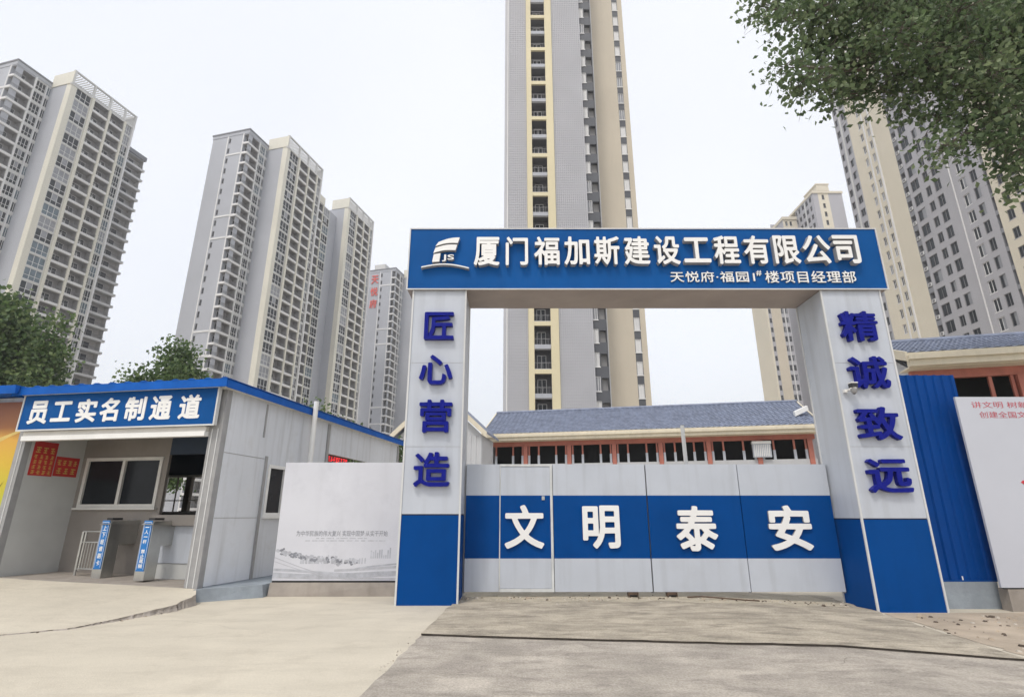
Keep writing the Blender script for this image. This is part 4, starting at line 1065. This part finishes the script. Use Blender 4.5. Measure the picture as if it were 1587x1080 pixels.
# -- left-hand slab towers: local x = along the facade (receding), local -y = outward
AX = math.atan2(.968, .25)
def slab_tower(label, corner, seed, mirrored_end, second, h_off=0):
    T = Tower(label, (corner[0], corner[1], h_off), AX, seed); fh = 2.95
    NB, NW = 32, 32
    ZB_ = NB*fh; ZW = NW*fh+1.6
    # end wing: x -7.1..0, y 6..17 (front at y=6)
    side_cols = [(4.6, 'wall', 'tower_grey'), (.3, 'pil', 'tower_white', {'d': .12}), (.9, 'win', 'tower_grey', {'w': .62, 'h': 1.5, 'sill': .8, 'style': 'dark', 'g': (0,)}), (3.5, 'wall', 'tower_grey'), (.3, 'pil', 'tower_white', {'d': .12}), (1.4, 'hole', 'tower_grey', {'w': 1.3, 'sill': .3, 'h': 2.4, 'd': 1.35})]
    T.facade((-7.1, 17, 0), -math.pi/2, side_cols, 0, NW, fh)
    wing_cols = [(3.7, 'bal', 'tower_grey', {'style': 'corner', 'd': 1.4, 'corner': True}), (.35, 'pil', 'tower_white', {'d': .25}), (2.1, 'win', 'tower_grey', {'w': 2.0, 'sill': .4, 'h': 2.25, 'style': 'grid', 'sp': 'tower_band', 'g': (0, 0, 0, 1, 3)}), (.25, 'wall', 'tower_white'), (.9, 'win', 'tower_grey', {'w': .85, 'sill': .4, 'h': 2.25, 'style': 'plain', 'sp': 'tower_band', 'g': (0, 0, 1)})]
    T.facade((-7.1, 6, 0), 0, wing_cols, 0, NW, fh)
    H = NW*fh
    T.mb.box(-7.2, 0, 5.9, 17.1, H, H+.9, 'tower_grey'); T.mb.box(-7.35, .0, 5.75, 17.25, H+.9, H+1.25, 'tower_dark')
    for k_ in (4, 6, 12, 14, 22, 24, 30):                   # white belt courses on the end wall
        T.mb.box(-7.22, -7.1, 6.3, 12.2, k_*fh+.0, k_*fh+.45, 'tower_white')
    T.plain((-7.1, 17), (0, 17), H, 'tower_grey') if False else None
    # projecting block x 0..15.4
    def block(x0, cols, hN, sidew=6.0):
        HB = hN*fh
        T.facade((x0, sidew, 0), -math.pi/2, [(sidew-1.5, 'wall', 'tower_grey'), (1.5, 'wall', 'tower_cream')], 0, hN, fh)
        T.facade((x0, 0, 0), 0, cols, 0, hN, fh)
        wid = sum(c[0] for c in cols); x1 = x0+wid
        T.plain((x1, 0), (x1, 17), HB, 'tower_grey'); T.plain((x1, 17), (x0, 17), HB, 'tower_grey'); T.plain((x0, 17), (x0, sidew), HB, 'tower_grey')
        T.top([(x0, 0), (x1, 0), (x1, 17), (x0, 17)], HB)
        # open crown frame
        z0 = HB; z1 = HB+3.3
        T.mb.box(x0-.15, x0+.25, -.12, 6.0, z0, z1, 'tower_cream')
        T.mb.box(x0-.15, x1+.15, -.15, .35, z1, z1+.28, 'tower_band'); T.mb.box(x0-.15, x1+.15, -.15, .35, z0-.3, z0+.2, 'tower_band')
        for xx in (x0+.0, x0+4.6, x0+8.6, x0+12.4, x1-.3): T.mb.box(xx, xx+.4, -.13, .33, z0+.2, z1, 'tower_band')
        for xx in [x0+.9+.55*q for q in range(27)]: T.mb.box(xx, xx+.10, .4, 3.4, z1-.32, z1-.02, 'tower_band')
        T.mb.box(x0+.3, x1-.4, 3.41, 3.6, z1-.5, z1, 'tower_band')
        T.mb.box(x1-.35, x1, .36, 6, z0, z1, 'tower_band')
        T.mb.box(x0+5, x1-4, 7, 13, z0, z0+2.2, 'tower_grey')
    gopt = {'w': 3.3, 'sill': .2, 'h': 2.55, 'style': 'grid', 'sp': 'tower_band', 'g': (0, 0, 0, 1, 2, 3, 3)}
    cols = [(1.2, 'wall', 'tower_cream'), (3.4, 'win', 'tower_band', gopt), (.6, 'pil', 'tower_cream', {'d': .35}), (3.6, 'bal', 'tower_band', {'d': 1.5, 'ac': True}), (.5, 'pil', 'tower_cream', {'d': .35}), (3.4, 'bal', 'tower_band', {'d': 1.5, 'ac': True}), (.5, 'pil', 'tower_cream', {'d': .35}), (1.8, 'win', 'tower_band', dict(gopt, w=1.7)), (.4, 'pil', 'tower_white', {'d': .25})]
    block(0, cols, NB)
    if mirrored_end:
        e = 15.4
        T.facade((e, 5.0, 0), 0, [(2.2, 'wall', 'tower_dark'), (.3, 'pil', 'tower_white', {'d': .2}), (5.6, 'bal', 'tower_grey', {'d': 1.5, 'pm': 'tower_white', 'rm': 'recess_light'})], 0, NB-1, fh)
        for k_ in range(NB-1): T.mb.box(e+8.1, e+8.7, 4.7, 7.2, k_*fh-.22, k_*fh+.32, 'tower_band')
        Hm = (NB-1)*fh; T.plain((e+8.1, 5), (e+8.1, 17), Hm, 'tower_grey'); T.plain((e+8.1, 17), (e, 17), Hm, 'tower_grey'); T.top([(e, 5), (e+8.1, 5), (e+8.1, 17), (e, 17)], Hm)
        T.mb.box(e-.0, e+8.5, 4.6, 5.4, Hm+.001, Hm+1.1, 'tower_dark')
    if second:
        e = 15.4
        T.facade((e, 4.0, 0), 0, [(.3, 'wall', 'tower_white'), (2.4, 'win', 'tower_band', dict(gopt, w=2.0)), (.4, 'pil', 'tower_cream', {'d': .3}), (4.2, 'bal', 'tower_band', {'d': 1.5}), (.4, 'pil', 'tower_cream', {'d': .3}), (3.6, 'win', 'tower_band', dict(gopt, w=3.3)), (3.5, 'wall', 'tower_grey')], 0, NB-1, fh)
        Hm = (NB-1)*fh; T.top([(e, 4), (e+14.8, 4), (e+14.8, 17), (e, 17)], Hm); T.mb.box(e, e+8, 3.8, 4.3, Hm+.001, Hm+2.4, 'tower_cream'); T.plain((e+14.8, 17), (e, 17), Hm, 'tower_grey')
        block(30.2, cols, NB)
    return T
T2 = slab_tower('nearest left apartment tower, cut by the left edge, with a projecting glazed block', (-99.1, 98.5), 3, True, False); T2.finish()
T3 = slab_tower('long grey apartment tower with two projecting cream-edged blocks, left of the portal', (-59.4, 120.4), 5, False, True); T3.finish()
T4 = slab_tower('distant grey apartment tower with red characters at its top, just left of the portal', (-37.6, 194.6), 9, False, False, -3.0)
for i, c in enumerate('天悦府'):
    link('letter', text_mesh('letter', c, 3.0, 3.4, .2, 'far_red', bold=.02), T4.o, (-7.15, 14.4, 91.5-i*5.0), -math.pi/2)
T4.mb.box(-6.2, -2.5, 11, 15.5, 96.0, 98.2, 'tower_band')
T4.finish()

# -- central tower
TC = Tower('huge ribbed grey apartment tower rising out of frame directly above the portal', (0, 60, 0), 0, 11); fh = 2.9; N = 34
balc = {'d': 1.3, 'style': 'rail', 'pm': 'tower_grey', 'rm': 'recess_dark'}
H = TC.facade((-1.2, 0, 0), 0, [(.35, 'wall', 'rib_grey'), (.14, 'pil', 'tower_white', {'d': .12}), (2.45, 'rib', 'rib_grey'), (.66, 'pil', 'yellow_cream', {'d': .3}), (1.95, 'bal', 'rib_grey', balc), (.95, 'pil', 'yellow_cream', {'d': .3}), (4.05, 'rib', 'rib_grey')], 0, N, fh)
x = -1.2+10.55
for k_ in range(0, N, 2): TC.mb.box(2.40, 4.35, -.28, .0, k_*fh-.30, k_*fh+.22, 'yellow_cream')
TC.facade((x, .6, 0), 0, [(.75, 'win', 'strip_dark', {'w': .62, 'h': 1.75, 'sill': .75, 'style': 'plain', 'g': (4, 4, 4, 2), 'd': .16}), (.9, 'hole', 'strip_dark', {'w': .8, 'h': 1.5, 'sill': .8, 'd': .5})], 0, N, fh)
TC.plain((x, 0), (x, .6), H, 'rib_grey')
TC.facade((x+1.65, 4.5, 0), 0, [(.75, 'hole', 'strip_dark', {'w': .6, 'h': 1.3, 'sill': .9, 'd': .4, 'ac': True}), (.12, 'pil', 'tower_white', {'d': .1}), (3.3, 'wall', 'beige'), (.85, 'win', 'strip_dark', {'w': .72, 'h': 1.75, 'sill': .75, 'style': 'plain', 'g': (4, 4, 4, 2), 'd': .16}), (.7, 'wall', 'beige')], 0, N, fh)  # slim white pilaster paints in the highlight on the beige corner
TC.plain((x+1.65, .6), (x+1.65, 4.5), H, 'tower_dark'); xe = x+1.65+5.72
TC.plain((xe, 4.5), (xe, 20), H, 'beige'); TC.plain((xe, 20), (-1.2, 20), H, 'rib_grey'); TC.plain((-1.2, 20), (-1.2, 0), H, 'rib_grey')
TC.top([(-1.2, 0), (x, 0), (x, .6), (x+1.65, .6), (x+1.65, 4.5), (xe, 4.5), (xe, 20), (-1.2, 20)], H)
TC.finish()

# -- right-hand slab tower: facade at X=70 facing -X, running towards the viewer
RX = 70.0
TR = Tower('tall grey and cream apartment slab partly behind the overhanging tree', (RX, 98.45, 0), -math.pi/2, 13); fh = 2.9; N = 33
wn = lambda w, h, **k_: dict({'w': w, 'h': h, 'sill': .8, 'style': 'dark', 'd': .22, 'g': (0, 0, 0, 3)}, **k_)
cols = [(1.5, 'win', 'r_grey', wn(1.0, 1.6)), (.5, 'wall', 'tower_band'), (2.0, 'win', 'r_grey', wn(1.3, 1.6)), (2.1, 'wall', 'r_cream'), (1.8, 'win', 'r_cream', wn(.85, 1.7, style='plain', g=(2, 2, 0))), (.3, 'pil', 'tower_white', {'d': .12}), (1.7, 'win', 'r_cream', wn(.8, 1.7, style='plain', g=(2, 0, 0), sill=.5)), (.3, 'pil', 'tower_white', {'d': .2}), (3.9, 'wall', 'r_cream'),
        (1.1, 'hole', 'tower_dark', {'w': .95, 'sill': .5, 'h': 2.0, 'd': .9, 'ac': True}), (.5, 'wall', 'r_grey'), (1.9, 'win', 'r_grey', wn(1.8, 2.0, sill=.6)), (.9, 'wall', 'r_grey'), (1.2, 'win', 'r_grey', wn(1.1, 1.75)), (.6, 'wall', 'r_grey'), (1.5, 'win', 'r_grey', wn(1.35, 2.0, sill=.6)), (1.9, 'wall', 'r_grey'), (.12, 'pil', 'tower_white', {'d': .15}), (1.0, 'wall', 'r_grey'),
        (1.3, 'win', 'r_grey', wn(1.2, 1.95, style='plain', g=(0, 0, 3))), (.7, 'wall', 'r_grey'), (1.2, 'win', 'r_grey', wn(1.1, 1.95)), (1.1, 'wall', 'r_grey'), (.5, 'hole', 'tower_dark', {'w': .45, 'sill': .4, 'h': 2.2, 'd': .5}), (.9, 'wall', 'r_cream'), (1.5, 'win', 'r_cream', wn(1.1, 1.6)), (.6, 'wall', 'r_cream'), (1.5, 'win', 'r_cream', wn(1.1, 1.6)), (1.0, 'wall', 'r_cream'), (.9, 'wall', 'r_cream'), (1.5, 'win', 'r_cream', wn(1.1, 1.6)), (2.0, 'wall', 'r_cream')]
H = TR.facade((0, 0, 0), 0, cols, 0, N, fh); Lr = sum(c[0] for c in cols)
TR.plain((Lr, 0), (Lr, 16), H, 'r_cream'); TR.plain((Lr, 16), (0, 16), H, 'r_grey'); TR.plain((0, 16), (0, 0), H, 'r_grey'); TR.top([(0, 0), (Lr, 0), (Lr, 16), (0, 16)], H)
TR.mb.box(-.2, Lr+.2, -.25, 16.2, H, H+1.2, 'r_grey'); TR.finish()

# -- distant right tower
TD = Tower('distant stepped cream and grey apartment tower behind the right side of the portal', (86.7, 154.5, 0), 0, 17); fh = 2.9
H1 = TD.facade((0, 0, 0), 0, [(.6, 'wall', 'r_cream'), (1.0, 'win', 'r_cream', wn(.7, 1.5)), (.4, 'wall', 'r_cream'), (1.0, 'win', 'r_cream', wn(.7, 1.5)), (1.5, 'wall', 'r_cream')], 0, 32, fh); TD.mb.box(-.2, 4.6, -.3, 10, H1, H1+1.0, 'r_cream')
TD.plain((0, 10), (0, 0), H1, 'r_grey')
H2 = TD.facade((4.5, 0, 0), -math.pi/2, [(1.1, 'win', 'r_grey', wn(.9, 1.6)), (.5, 'wall', 'r_grey'), (1.6, 'win', 'r_grey', wn(1.3, 1.6)), (.5, 'wall', 'r_grey'), (1.6, 'win', 'r_grey', wn(1.3, 1.6)), (.6, 'wall', 'tower_band'), (1.6, 'win', 'r_grey', wn(1.3, 1.6)), (.5, 'wall', 'r_grey'), (1.6, 'win', 'r_grey', wn(1.2, 1.6)), (.9, 'wall', 'r_grey')], 0, 33, fh)
TD.facade((4.5, -10.5, 0), 0, [(1.6, 'wall', 'r_grey'), (1.0, 'wall', 'r_cream'), (1.0, 'win', 'r_cream', wn(.75, 1.6)), (1.2, 'wall', 'r_cream'), (4.2, 'wall', 'r_grey')], 0, 33, fh)
TD.mb.box(4.3, 13.7, -10.8, 4, H2, H2+.7, 'r_cream'); TD.mb.box(5.9, 9.6, -10.85, -4, H2+.7, H2+2.8, 'r_cream'); TD.mb.box(5.7, 9.8, -11.0, -3.9, H2+2.8, H2+3.2, 'r_cream')
TD.plain((13.5, -10.5), (13.5, 8), H2, 'r_grey'); TD.plain((13.5, 8), (0, 8), H2, 'r_grey'); TD.finish()

TE = Tower('lower distant tower with a wide blank beige strip, seen only below the portal beam', (74.9, 150, 0), 0, 19)
H3 = TE.facade((0, 0, 0), 0, [(.5, 'wall', 'r_cream'), (.9, 'win', 'r_grey', wn(.7, 1.5)), (2.9, 'wall', 'beige'), (.9, 'win', 'r_grey', wn(.75, 1.7)), (.3, 'wall', 'tower_band'), (.9, 'win', 'r_grey', wn(.75, 1.7)), (.2, 'wall', 'r_grey')], 0, 25, fh)
TE.plain((0, 9), (0, 0), H3, 'r_cream'); TE.plain((6.6, 0), (6.6, 9), H3, 'r_grey'); TE.plain((6.6, 9), (0, 9), H3, 'r_grey'); TE.top([(0, 0), (6.6, 0), (6.6, 9), (0, 9)], H3); TE.finish()

# ------------------------------------------------------------------ trees
def leaf_quad(mb, k_, p, s, rnd, droop=.4):
    n = Vector((rnd.gauss(0, 1), rnd.gauss(0, 1), rnd.gauss(0, 1))).normalized(); a = n.orthogonal().normalized(); b = n.cross(a)
    t_ = rnd.uniform(0, 6.28); a, b = a*math.cos(t_)+b*math.sin(t_), b*math.cos(t_)-a*math.sin(t_)
    i = len(mb.v); c = Vector(p)
    for q in (c-a*s*.5, c-b*s*.38+n*s*.08, c+a*s*.1-b*s*.36, c+a*s*.6-n*s*.1, c+a*s*.1+b*s*.36, c+b*s*.38+n*s*.08): mb.v.append(tuple(q))
    mb.f.append((i, i+1, i+2, i+3)); mb.f.append((i, i+3, i+4, i+5)); mb.m += [k_, k_]
def tree(label, base, trunk_h, clumps, leaf, n_per, leaf_s, seed, trunk_r=.18, limbs=True, group='trees around the site', name='broadleaf_tree', lean=(0, 0), limb_every=1):
    rnd = random.Random(seed)
    o = thing(name, label, 'tree', base, 0, group); bx, by, bz = base
    mb = MB(); top = Vector((lean[0], lean[1], trunk_h))
    prev = Vector((0, 0, 0)); r = trunk_r
    for i in range(1, 7):
        t_ = i/6; p = Vector((top.x*t_*t_+rnd.gauss(0, .06), top.y*t_*t_+rnd.gauss(0, .06), top.z*t_)); mb.tube(prev, p, r, r*.86, 'bark', 10, False); prev = p; r *= .86
    tops = []
    for ci, c in enumerate(clumps):
        if ci % limb_every: continue
        cc_ = Vector(c[0])-Vector(base); st = Vector((top.x, top.y, top.z))*rnd.uniform(.72 if limb_every == 1 else .93, 1.0)
        if cc_.z < st.z*.6: st = st*.6
        mid_ = st.lerp(cc_, .5)+Vector((rnd.gauss(0, .2), rnd.gauss(0, .2), rnd.uniform(.1, .5)))
        mb.tube(st, mid_, r*.55, r*.35, 'bark', 7, False); mb.tube(mid_, cc_, r*.35, r*.12, 'bark', 6, False)
        for q in range(5):
            e = cc_+Vector((rnd.gauss(0, c[1]*.5), rnd.gauss(0, c[1]*.5), rnd.gauss(0, c[2]*.4))); mb.tube(mid_.lerp(cc_, rnd.uniform(.3, 1)), e, r*.12, r*.04, 'bark', 4, False)
    mb.build('trunk', o, smooth=True)
    mb = MB(); k_ = mb.mi(leaf); k2 = mb.mi(leaf+'_pale'); tw = MB(); twigs = leaf == 'poplar_leaf'
    for c, rh, rv in clumps:
        cc_ = Vector(c)-Vector(base); n = min(int(n_per*rh*rv), 2600)
        # sprays: small tufts spread through the clump
        nt_ = max(6, n//22)
        for q in range(nt_):
            d = Vector((rnd.gauss(0, 1), rnd.gauss(0, 1), rnd.gauss(0, 1))).normalized()*(rnd.random()**.45)
            tc_ = cc_+Vector((d.x*rh, d.y*rh, d.z*rv)); sp = rnd.uniform(.10, .27)*(leaf_s/.10)
            kk = k2 if rnd.random() < .33 else k_; g_ = lambda: max(-1.7, min(1.7, rnd.gauss(0, 1)))
            if twigs:
                tw.tube(cc_.lerp(tc_, .15), tc_, .012, .006, 'bark', 4, False)
                for w in range(3): tw.tube(tc_, tc_+Vector((g_()*sp, g_()*sp, -abs(g_())*sp*.8)), .006, .003, 'bark', 3, False)
            for w in range(22):
                leaf_quad(mb, kk, tc_+Vector((g_()*sp, g_()*sp, g_()*sp*.8-abs(g_()*sp*.35))), leaf_s*rnd.uniform(.65, 1.25), rnd)
    mb.build('crown', o)
    if twigs: tw.build('twigs', o)
    return o
# overhanging poplar at the right (trunk outside the frame)
cl = []
for c_, r_ in [((6.33,10.5,13.84),.42),((6.42,10,12.9),.42),((7.16,10,13.1),.62),((7.2,10.5,12.65),.55),((7.68,10,12.51),.6),((7.96,10.5,12.1),.5),((6.1,9.8,11.27),.34),((6.53,10,11.0),.38),((7.2,10.2,11.29),.38),((7.63,10.6,11.25),.42),((8.6,11,11.75),.55),((8.17,10,11.93),.55),((8.55,10,13.1),.75),((9.05,10.5,11.67),.55),((8.63,9.5,11.9),.55),((9.5,10,13.2),.75),((9.4,10,11.5),.6),((10.41,10.5,12.85),.75),((9.87,10,10.95),.5),((10.03,9.5,12.52),.6),((9.75,10.3,10.3),.40),((10.38,10,11.74),.65),((10.51,10,10.47),.55),((11.58,10.5,13.05),.7),((10.1,10.2,9.75),.38),((10.59,9.6,10.98),.6),((11.74,10,12.4),.6),((10.95,10,9.94),.5),((12.15,10.5,11.67),.7),((10.4,10,9.35),.36),((10.75,9.8,9.05),.4),((11.57,10,10.12),.6),((12.4,10,12.9),.9),((10.7,10,8.72),.28),((11.0,10,8.42),.3),((11.75,10,9.27),.5),((12.46,10,11.19),.8),((9.42,10.6,11.0),.4),((13.4,10.5,13.5),1.1),((14.5,11,12.5),1.2),((14.0,12,14.8),1.3),((12.2,11.5,15.2),1.2),((10.4,11,14.8),1.0),((8.8,11,14.9),.8),((7.4,10.8,14.6),.6),((15.5,12.5,16),1.4),((16.5,12,13.8),1.2),((13.2,10,10.4),.8),((9.3,9.9,9.25),.16)]:
    cl.append((c_, r_, r_*.85))
tree('big leafy tree hanging into the upper right corner of the view', (16.0, 11.8, -.12), 13.0, cl, 'poplar_leaf', 1450, .13, 21, trunk_r=.30, lean=(-.8, -.3), limb_every=3)
def round_crown(x, y, z0, z1, rad, n, seed, shape='round'):
    rnd = random.Random(seed); out_ = []
    for i in range(n):
        t_ = (i+.5)/n; z = z0+(z1-z0)*t_
        if shape == 'cone': rr_ = rad*(1-t_)**.7*.75
        else: rr_ = rad*math.sin(math.pi*(.15+.8*t_))*.8
        for q in range(3 if t_ < .85 else 1):
            a = rnd.uniform(0, 6.28); d = rr_*rnd.uniform(.25, .9)
            s = rad*rnd.uniform(.28, .42)*(1 if shape == 'round' else (1.15-t_*.75)); out_.append(((x+d*math.cos(a), y+d*math.sin(a), z+rnd.gauss(0, .2)), s, s*1.0))
    return out_
tree('dark green tree at the far left behind the blue roof', (-33.2, 33, 0), 9, round_crown(-33.2, 33, 4, 15.2, 2.7, 9, 1), 'dark_leaf', 900, .30, 31)
tree('narrow green tree behind the shed roof, right of the far left tree', (-29.6, 33, 0), 8, round_crown(-29.6, 33, 3, 14.4, 2.2, 9, 2, 'cone'), 'dark_leaf', 900, .26, 32)
tree('bushy round tree rising alone above the middle of the shed roof', (-21.3, 33, 0), 6, round_crown(-21.3, 33, 4, 11.7, 2.6, 7, 3), 'dark_leaf', 900, .22, 33)
tree('small pointed treetop, leftmost of the two peeking over the shed roof', (-23.7, 33, 0), 5, round_crown(-23.7, 33, 5, 9.8, 1.0, 4, 4, 'cone'), 'dark_leaf', 1100, .18, 34, trunk_r=.1)
tree('small pointed treetop beside the bushy round tree', (-22.95, 33, 0), 5, round_crown(-22.95, 33, 5, 10.2, .9, 4, 5, 'cone'), 'dark_leaf', 1600, .20, 35, trunk_r=.1)

for x, y, h, rr_, sd_, lb in ((-8.75, 24, 6.4, .75, 41, 'small bushy tree behind the shed roof, just right of the white pipe'), (-7.85, 24, 6.15, .6, 42, 'small bushy tree behind the shed roof, middle one of three beyond the pipe'), (-7.05, 24, 5.85, .65, 43, 'small bushy tree low behind the shed roof, nearest of three to the grey gabled office'), (-5.35, 25, 5.3, .8, 44, 'low bushy tree beside the grey gable wall of the office')):
    tree(lb, (x, y, 0), 4, round_crown(x, y, 3.2, h-.2, rr_, 4, sd_), 'dark_leaf', 1500, .14, sd_, trunk_r=.07)

for me in GLY.values(): bpy.data.meshes.remove(me)

# ------------------------------------------------------------------ haze
def haze(density):
    m = bpy.data.materials.new('haze_air'); m.use_nodes = True; N = m.node_tree.nodes; N.clear()
    o_ = N.new('ShaderNodeOutputMaterial'); v = N.new('ShaderNodeVolumePrincipled'); v.inputs['Color'].default_value = (.95, .96, .98, 1); v.inputs['Density'].default_value = density; v.inputs['Anisotropy'].default_value = .2
    m.node_tree.links.new(v.outputs[0], o_.inputs['Volume']); M['haze_air'] = m
    mb = MB(); mb.box(-1010, 1010, -410, 1010, -1.3, 106, 'haze_air'); o = mb.build('haze'); o['kind'] = 'stuff'
haze(0.0008)
